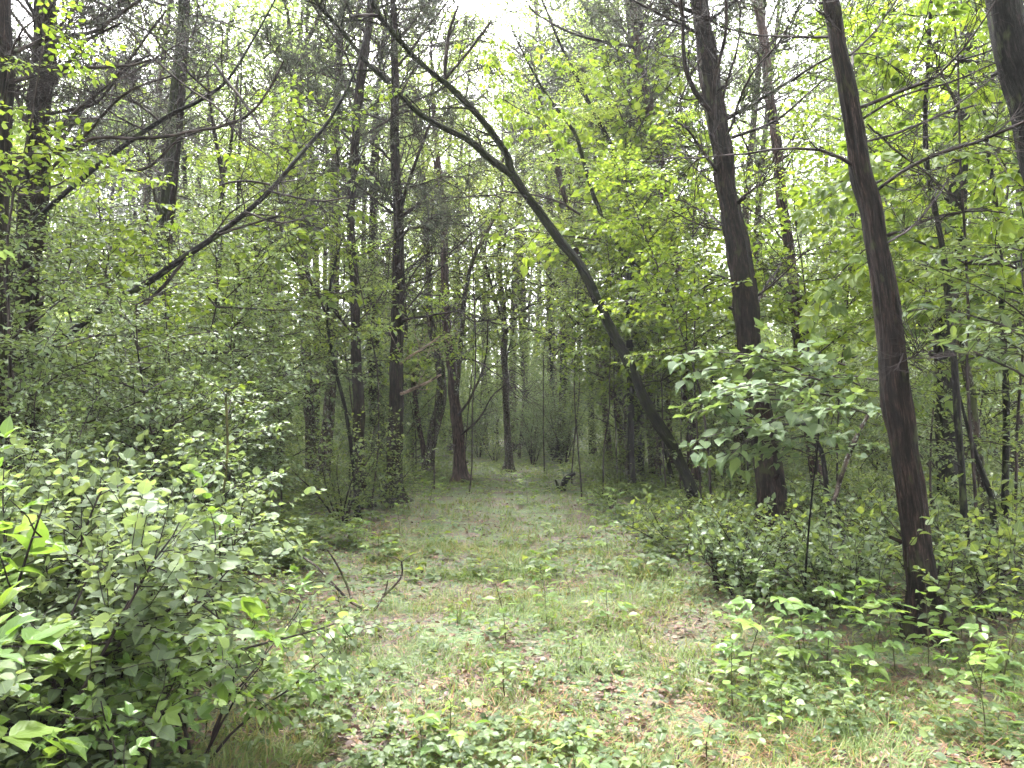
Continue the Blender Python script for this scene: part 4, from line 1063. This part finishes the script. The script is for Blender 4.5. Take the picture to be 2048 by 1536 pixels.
# ================================================================== far-off wood that reads as one mass
def far_wood():
    rng = RNG(9); g = Geo(); n = 120000
    th = rng.uniform(-.86, .86, n); Y = rng.uniform(46, 74, n)
    x = Y * np.tan(th * .80); 
    z = gz(x, Y) + 27 * rng.random(n) ** 1.25 * (.55 + .6 * fbm(x * .16, Y * .16, 31))
    keep = (fbm(x * .35 + z * .2, z * .45 + Y * .1, 37, 2) > .42) | (z < 5)
    p = np.stack([x, Y, z], -1)[keep]; m_ = len(p)
    put_leaves(g, 'diamond', p, rng.normal(0, 1, (m_, 3)), rng.normal(0, .7, (m_, 3)) + (0, -.3, .8), rng.uniform(.22, .5, m_), rng, 0, 1.1)
    for k in range(160):
        y = rng.uniform(47, 72); xx = y * math.tan(rng.uniform(-.7, .7))
        q = arc(rng, (xx, y, float(gz(xx, y)) - .1), (rng.normal(0, .06), 0, 1), 14, 6, .2, .03)
        tube(g, q, np.linspace(.16, .05, len(q)), 5, 1, 0, k)
    o = link('distant_woods', g.mesh('distant_woods', [M['leaf_far'], M['bark_grey']]))
    tag(o, 'distant mass of green woods closing the view behind every trunk', 'woods', kind='stuff')
far_wood()

# ================================================================== forest floor cover
def scatter_xy(rng, n, y0, y1, pw=1.0, xr=.80):
    Y = y0 + (y1 - y0) * rng.random(n) ** pw
    X = rng.uniform(-xr, xr, n) * (Y + 1.0)
    return X, Y
def openness(X, Y):                                # 1 on the grassy track, 0 in the wood
    d = np.abs(X - trackx(Y))
    o_ = np.clip(1.0 - (d - 1.25) / 1.0, 0, 1)
    near = np.clip((5.2 - Y) / 1.0, 0, 1) * np.clip((X + 1.0) / .3, 0, 1)
    return np.maximum(o_, near)
def grass():
    g = Geo(); rng = RNG(21)
    for (n, y0, y1, pw, s0, s1, wd) in ((230000, 2.4, 9, 1.5, .045, .14, .05), (260000, 7, 34, 1.2, .06, .15, .095)):
        X, Y = scatter_xy(rng, n, y0, y1, pw)
        dens = fbm(X * 1.5, Y * 1.5, 12) * .8 + fbm(X * 5, Y * 5, 17) * .4
        k = (rng.random(n) < openness(X, Y)) & (rng.random(n) < np.clip((dens - .46) * 4.0, .08, 1))
        X, Y = X[k], Y[k]; m_ = len(X)
        p = np.stack([X, Y, gz(X, Y) - .01], -1)
        az = fbm(X * 3, Y * 3, 22) * 12 + rng.normal(0, 1.0, m_)
        el = rng.uniform(.35, 1.35, m_)
        d = np.stack([np.cos(az) * np.cos(el), np.sin(az) * np.cos(el), np.sin(el)], -1)
        nr = np.stack([-np.cos(az) * np.sin(el), -np.sin(az) * np.sin(el), np.cos(el)], -1) + rng.normal(0, .15, (m_, 3))
        put_leaves(g, 'blade', p, d, nr, rng.uniform(s0, s1, m_) * (.6 + .8 * fbm(X * .8, Y * .8, 44)), rng, 0, wd, np.clip(.31 + .6 * fbm(X * 1.1, Y * 1.1, 55) + rng.normal(0, .16, m_), 0, 1))
    o = link('grass', g.mesh('grass', [M['grass']])); tag(o, 'short thin grass growing along the track', 'grass', kind='stuff')
def cover():
    g = Geo(); rng = RNG(23)
    for (n, y0, y1, pw, s0, s1) in ((95000, 2.4, 9, 1.4, .014, .052), (90000, 7, 34, 1.1, .045, .10)):
        X, Y = scatter_xy(rng, n, y0, y1, pw)
        dens = fbm(X * 2.1 + 5, Y * 2.1, 61)
        o_ = openness(X, Y)
        k = rng.random(n) < np.clip((dens - .40) * 4 + np.clip(Y / 14 - .6, 0, .6), .05, 1) * (.30 + .55 * (1 - o_)) * np.where((o_ > .5) & (Y > 4.5) & (Y < 14), .35, 1) * np.where((X > 1.8) & (Y < 13), .55, 1)
        X, Y = X[k], Y[k]; m_ = len(X); o_ = o_[k]
        hh = rng.uniform(.02, .12, m_) * (1 + 1.6 * (1 - o_))
        p = np.stack([X, Y, gz(X, Y) + hh], -1)
        p3 = np.repeat(p, 3, 0) + rng.normal(0, .004, (m_ * 3, 3))
        az = np.repeat(rng.uniform(0, 6.28, m_), 3) + np.tile((0, 2.1, 4.2), m_) + rng.normal(0, .3, m_ * 3)
        d = np.stack([np.cos(az), np.sin(az), rng.uniform(-.3, .3, m_ * 3)], -1)
        put_leaves(g, 'round', p3, d, np.array((0, 0, 1.)) + rng.normal(0, .25, (m_ * 3, 3)), np.repeat(rng.uniform(s0, s1, m_), 3) * rng.uniform(.8, 1.2, m_ * 3), rng, 0, 1.0, np.repeat(rng.random(m_), 3))
    o = link('ground_cover', g.mesh('ground_cover', [M['leaf_mid']])); tag(o, 'small creeping green leaves covering the forest floor', 'ground cover', kind='stuff')
def litter():
    g = Geo(); rng = RNG(25)
    X, Y = scatter_xy(rng, 90000, 2.3, 20, 1.9)
    k = rng.random(len(X)) < np.clip(.45 + (fbm(X * 1.9, Y * 1.9, 71) - .40) * 3, .2, 1) * np.where(openness(X, Y) > .6, .75, 1); X, Y = X[k], Y[k]; m_ = len(X)
    p = np.stack([X, Y, gz(X, Y) + rng.uniform(.002, .018, m_)], -1)
    put_leaves(g, 'round', p, rng.normal(0, 1, (m_, 3)) * (1, 1, .15), np.array((0, 0, 1.)) + rng.normal(0, .35, (m_, 3)), rng.uniform(.018, .050, m_), rng, 0, rng.uniform(.5, 1.1, m_))
    X, Y = scatter_xy(rng, 60000, 2.3, 11, 1.8)
    k = rng.random(len(X)) < np.clip((fbm(X * 1.3, Y * 1.3, 81) - .42) * 4, .08, 1); X, Y = X[k], Y[k]; m_ = len(X)
    p = np.stack([X, Y, gz(X, Y) + rng.uniform(.003, .03, m_)], -1)
    put_leaves(g, 'needle', p, rng.normal(0, 1, (m_, 3)) * (1, 1, .18), np.array((0, 0, 1.)) + rng.normal(0, .2, (m_, 3)), rng.uniform(.03, .12, m_), rng, 1, .45)
    o = link('leaf_litter', g.mesh('leaf_litter', [M['litter'], M['straw']])); tag(o, 'brown dead leaves and cedar straw scattered on the ground', 'leaf litter', kind='stuff')
grass(); cover(); litter()

# ================================================================== seedlings one by one
SD = {}
def seedling(key, label, x, y, rz, sc, group=None):
    z = float(gz(x, y))
    if key not in SD:
        kw = {'pin_a': dict(seed=801, H=.55, kind='pinnate', size=.10), 'pin_b': dict(seed=802, H=.40, kind='pinnate', size=.085),
              'sim_a': dict(seed=803, H=.50, kind='simple', size=.11), 'sim_b': dict(seed=804, H=.30, kind='simple', size=.075, mat='leaf_mid'),
              'tre_a': dict(seed=805, H=.28, kind='trefoil', size=.085), 'tre_b': dict(seed=806, H=.20, kind='trefoil', size=.07, mat='leaf_mid')}[key]
        a, b = seedling_meshes(**kw)
        r = thing('seedling', label, 'seedling', (x, y, z), group); link('stem', a, r); link('foliage', b, r)
        r.rotation_euler = (0, 0, rz); r.scale = (sc, sc, sc); SD[key] = kids(r); return r
    return copy_tree(SD[key], (x, y, z), rz, sc, label, group)
def gp(px, py):                                      # ground point seen at a pixel
    Y = 3.0
    for k in range(30):
        q = P(px, py, Y); g0 = float(gz(q[0], Y)); Y = min(max(Y * (CAMZ - g0) / max(CAMZ - q[2], .05), 1.5), 40)
    return P(px, py, Y)
rs = RNG(515); pl3 = []
for t_ in range(600):
    y = 5.2 + 7.5 * rs.random(); x = rs.uniform(2.0, 7.6)
    if abs(x / y - .375) < .05 and y < 8.8 or (2.0 < x < 3.7 and y > 8.5): continue
    if x > .72 * y or x < 1.9 + max(0, 6 - y) * .9 or any((x - a) ** 2 + (y - b) ** 2 < .75 ** 2 for a, b in pl3): continue
    pl3.append((x, y))
    SHR(('low_a', 'low_b')[len(pl3) % 2], ('light green' if len(pl3) % 2 else 'dull green round-leaved') + (' nearer' if y < 7.5 else ' farther') + ' floor clump ' + area(x, y), x, y, rs.uniform(0, 6), rs.uniform(.8, 1.3), 'floor clumps right of the track')
    if len(pl3) >= 34: break
for key, lab, px, py, rz, sc in [
    ('pin_a', 'tallest bright seedling with two reddish stems, right of the pale stick', 1500, 1395, 0, 1.25),
    ('sim_a', 'broad-leaved seedling directly right of the pale stick', 1465, 1425, 1, .95),
    ('pin_a', 'upright seedling with long drooping leaves between the pale stick and the nearest trunk', 1745, 1370, 2, 1.15),
    ('pin_b', 'low seedling in the grass right of the broad-leaved one', 1610, 1350, 3, 1.1),
    ('pin_a', 'arching bright seedling just left of the nearest right trunk foot', 1790, 1345, 4, 1.0),
    ('sim_a', 'bright seedling with a leafy top against the nearest right trunk', 1925, 1290, 5, 1.35),
    ('pin_b', 'seedling with long leaflets at the right edge, low', 2000, 1390, .7, 1.5),
    ('sim_a', 'dark broad seedling at the right edge under the long leaflets', 1960, 1420, 1.7, .9),
    ('tre_a', 'small three-leaved seedling near the bottom edge, right of the grass centre', 1560, 1475, 2.7, .9),
    ('tre_a', 'pair-leaved pale seedling at the bottom edge, centre', 895, 1520, 3.7, 1.1),
    ('sim_b', 'tiny glossy seedling in the grass above the bottom centre plant', 1010, 1400, 4.7, 1.0),
    ('tre_b', 'clover-like seedling on the track below its middle', 1160, 1345, 5.7, 1.2),
    ('pin_b', 'feathery seedling alone in the middle of the track', 1080, 1165, .4, .9),
    ('tre_a', 'pale green seedling on the near track, right of centre', 1215, 1255, 1.4, 1.2),
    ('sim_b', 'dull green seedling beside the fallen pale branch', 690, 1300, 2.4, 1.6),
    ('pin_b', 'seedling at the right track edge under the wet shrub', 1215, 1110, 3.4, 1.1),
    ('pin_a', 'seedling on the far track near the curled snag', 1055, 1010, 4.4, 1.2),
    ('sim_a', 'seedling at the left track edge by the slim dark cedar', 800, 1075, 5.4, 1.0),
    ('pin_b', 'seedling left of the track between the cedars and the grass', 860, 1010, .9, 1.3),
    ('sim_a', 'seedling just right of the curled snag', 1185, 1010, 1.9, .8),
    ('tre_a', 'yellowing seedling in front of the nearest right trunk', 1700, 1400, 2.9, 1.0),
    ('pin_a', 'seedling leaning over the shade right of the short dead stake', 1560, 1240, 3.9, .95),
    ('sim_a', 'seedling with round leaves right of the short dead stake', 1510, 1215, 4.9, .8),
    ('pin_b', 'seedling in the middle distance right of the stout cedar foot', 1660, 1190, 5.9, 1.2),
]:
    q = gp(px, py); seedling(key, lab, q[0], q[1], rz, sc * .85)
ns = 0; placed = []
for t_ in range(4000):
    y = 2.9 + 17 * rng.random() ** 1.3
    x = rng.uniform(-.78, .78) * (y + .5)
    if x < -1.1 and y < 6.5: continue
    o_ = float(openness(np.array(x), np.array(y)))
    if o_ > .9 and rng.random() < .72: continue
    if any((x - a) ** 2 + (y - b) ** 2 < .30 ** 2 for a, b in placed): continue
    placed.append((x, y))
    key = ['pin_a', 'pin_b', 'sim_a', 'sim_b', 'tre_a', 'tre_b', 'tre_b', 'sim_b'][int(rng.integers(0, 8))]
    dd = 'foremost' if y < 3.9 else 'near' if y < 5.2 else 'nearish' if y < 7 else 'midway' if y < 10 else 'farther'
    side = 'on the track' if o_ > .8 else ('left of the track' if x < float(trackx(y)) else 'right of the track')
    what = {'p': 'seedling of many leaflets', 's': 'seedling of single leaves', 't': 'three-leaved seedling'}[key[0]]
    seedling(key, (f'{dd} {what} growing {side}' if o_ > .8 else f'{dd} {what} {area(x, y)}'), x, y, rng.uniform(0, 6.28), rng.uniform(.6, 1.1) * (1 if o_ < .9 else .8), f'{dd} seedlings {side}')
    ns += 1
    if ns >= 250: break

# ================================================================== dead wood
def wood(name, label, cat, pts, mat, forks=(), sides=9, sub=0, rough=.25, lift=0.0):
    W = np.array([P(a, b, y) for (a, b, w_, y) in pts]); R = np.array([w_ / 2 / F * y for (a, b, w_, y) in pts])
    base = np.array((W[0][0], W[0][1], float(gz(W[0][0], W[0][1]))))
    L = np.linalg.norm(np.diff(W, axis=0), axis=1).sum()
    p, r = spline(W, R, int(max(10, L / .04)))
    g = Geo(); tube(g, p, r, sides, 0, rough, int(pts[0][0]) % 97)
    q = np.array([p[0] - norm(p[1] - p[0]) * r[0] * .3, p[0]]); tube(g, q, [r[0] * .3, r[0]], sides)
    q = np.array([p[-1], p[-1] + norm(p[-1] - p[-2]) * r[-1] * .6]); tube(g, q, [r[-1], r[-1] * .1], sides)
    root = thing(name, label, cat, base)
    link('stem', g.mesh('stem', [M[mat]], base, smooth=(0,)), root)
    for fp in forks:
        Wf = np.array([P(a, b, y) for (a, b, w_, y) in fp]); Rf = np.array([w_ / 2 / F * y for (a, b, w_, y) in fp])
        pf, rf = spline(Wf, Rf, 10); gg = Geo(); tube(gg, pf, rf, 7, 0, rough, 3)
        link('branch', gg.mesh('branch', [M[mat]], base, smooth=(0,)), root)
    return root
q = gp(745, 1222); y0 = q[1]
wood('fallen_branch', 'fallen pale lichened branch arching from the left bushes onto the grass', 'branch',
     [(745, 1224, 6, y0), (705, 1206, 6, y0 + .05), (668, 1170, 5, y0 + .1), (635, 1135, 5, y0 + .2), (600, 1110, 5, y0 + .35)], 'bark_grey',
     [[(705, 1204, 5, y0 + .05), (692, 1165, 5, y0 + .1), (672, 1125, 4, y0 + .1), (655, 1100, 3, y0 + .1)], [(668, 1170, 4, y0 + .1), (640, 1162, 3, y0), (610, 1168, 2, y0)]])
wood('fallen_branch', 'small forked bare branch standing in the grass beside the pale fallen one', 'branch',
     [(748, 1222, 6, y0), (768, 1192, 5, y0 + .05), (790, 1170, 4, y0 + .1), (804, 1150, 4, y0 + .1), (803, 1122, 3, y0 + .1)], 'bark_grey',
     [[(768, 1192, 3, y0 + .05), (773, 1175, 3, y0 + .05), (776, 1160, 2, y0)], [(804, 1150, 3, y0 + .1), (775, 1152, 2, y0), (755, 1150, 2, y0)], [(803, 1124, 2, y0 + .1), (820, 1112, 2, y0 + .1), (840, 1105, 2, y0 + .2)], [(803, 1124, 2, y0 + .1), (790, 1116, 2, y0), (770, 1112, 1.5, y0)]])
q = gp(1375, 1360); q2 = gp(1478, 1402)
wood('stick', 'pale peeled stick lying in the grass at right', 'stick',
     [(1372, 1356, 8, q[1]), (1410, 1368, 10, (q[1] + q2[1]) / 2 + .05), (1445, 1385, 9, (q[1] + q2[1]) / 2 - .05), (1475, 1400, 7, q2[1])], 'deadwood')
q = gp(1436, 1185)
wood('stake', 'short broken dead stake standing at the right edge of the track', 'stake',
     [(1437, 1188, 14, q[1]), (1432, 1160, 12, q[1]), (1428, 1130, 11, q[1]), (1420, 1106, 9, q[1])], 'bark_cedar_pale', [[(1430, 1140, 5, q[1]), (1436, 1125, 4, q[1]), (1440, 1112, 3, q[1])]])
q = gp(1128, 982)
wood('snag', 'charred curled snag like a horn standing in the far grass', 'snag',
     [(1125, 990, 12, q[1]), (1127, 974, 13, q[1]), (1130, 963, 13, q[1]), (1138, 953, 11, q[1]), (1150, 947, 6, q[1])], 'bark_dark',
     [[(1120, 986, 8, q[1]), (1116, 974, 7, q[1]), (1112, 962, 4, q[1]), (1110, 960, 2, q[1])], [(1124, 984, 4, q[1]), (1125, 970, 3, q[1]), (1124, 964, 2, q[1])]], 10)
for lab, pts, mt in (
    ('curved bare vine stem sagging across the shade right of the stout cedar', [(1650, 985, 9, 7.8), (1668, 1030, 9, 7.6), (1688, 1075, 10, 7.4), (1700, 1110, 11, 7.2), (1725, 1150, 11, 7.0), (1750, 1185, 9, 6.8)], 'bark_dark'),
    ('slanting forked stem behind the broad-leaved sapling, dark', [(1655, 1000, 10, 8.4), (1648, 930, 10, 8.4), (1640, 895, 9, 8.4), (1615, 862, 8, 8.3), (1600, 840, 6, 8.2)], 'bark_dark'),
    ('grey stem slanting up right beneath the broad leaves', [(1668, 1005, 9, 8.2), (1690, 930, 9, 8.2), (1715, 870, 8, 8.2), (1745, 815, 6, 8.2)], 'bark_grey')):
    wood('vine' if 'vine' in lab else 'sapling', lab, 'vine' if 'vine' in lab else 'young tree', pts, mt)
# things that look alike and stand together are told apart by their order from the left
same = {}
for o in COL.objects:
    if o.get('category') and o.get('group') and o.get('label'): same.setdefault(o['label'], []).append(o)
ORD = ['leftmost', 'second from left', 'third from left', 'fourth from left', 'fifth from left', 'sixth from left', 'seventh from left', 'eighth from left', 'ninth from left', 'tenth from left', 'eleventh from left', 'twelfth from left']
for lb, os_ in same.items():
    if 1 < len(os_) <= 12 and 'viewpoint' not in lb:
        os_.sort(key=lambda o: o.location.x / max(o.location.y, .5))
        for k, o in enumerate(os_): o['label'] = lb + ', ' + ORD[k]
hz = Geo()
hx = [(a, b, c) for c in (-1.5, 24.0) for b in (-31.0, 101.0) for a in (-91.0, 91.0)]
hz.add(hx, np.zeros((8, 3)), quads=[(0, 2, 3, 1), (4, 5, 7, 6), (0, 1, 5, 4), (2, 6, 7, 3), (0, 4, 6, 2), (1, 3, 7, 5)])
hm, ht, HN, HL = NT('damp_air')
pv = HN('VolumePrincipled', i_Density=HAZE, i_Anisotropy=.2); pv.inputs['Color'].default_value = (.93, .95, .96, 1)
ho = HN('OutputMaterial'); HL(pv.outputs[0], ho.inputs['Volume'])
tag(link('haze', hz.mesh('haze', [hm])), 'thin pale damp haze hanging between the trees', 'haze', kind='stuff')
print('objects', len(COL.objects), 'far trees', nb)
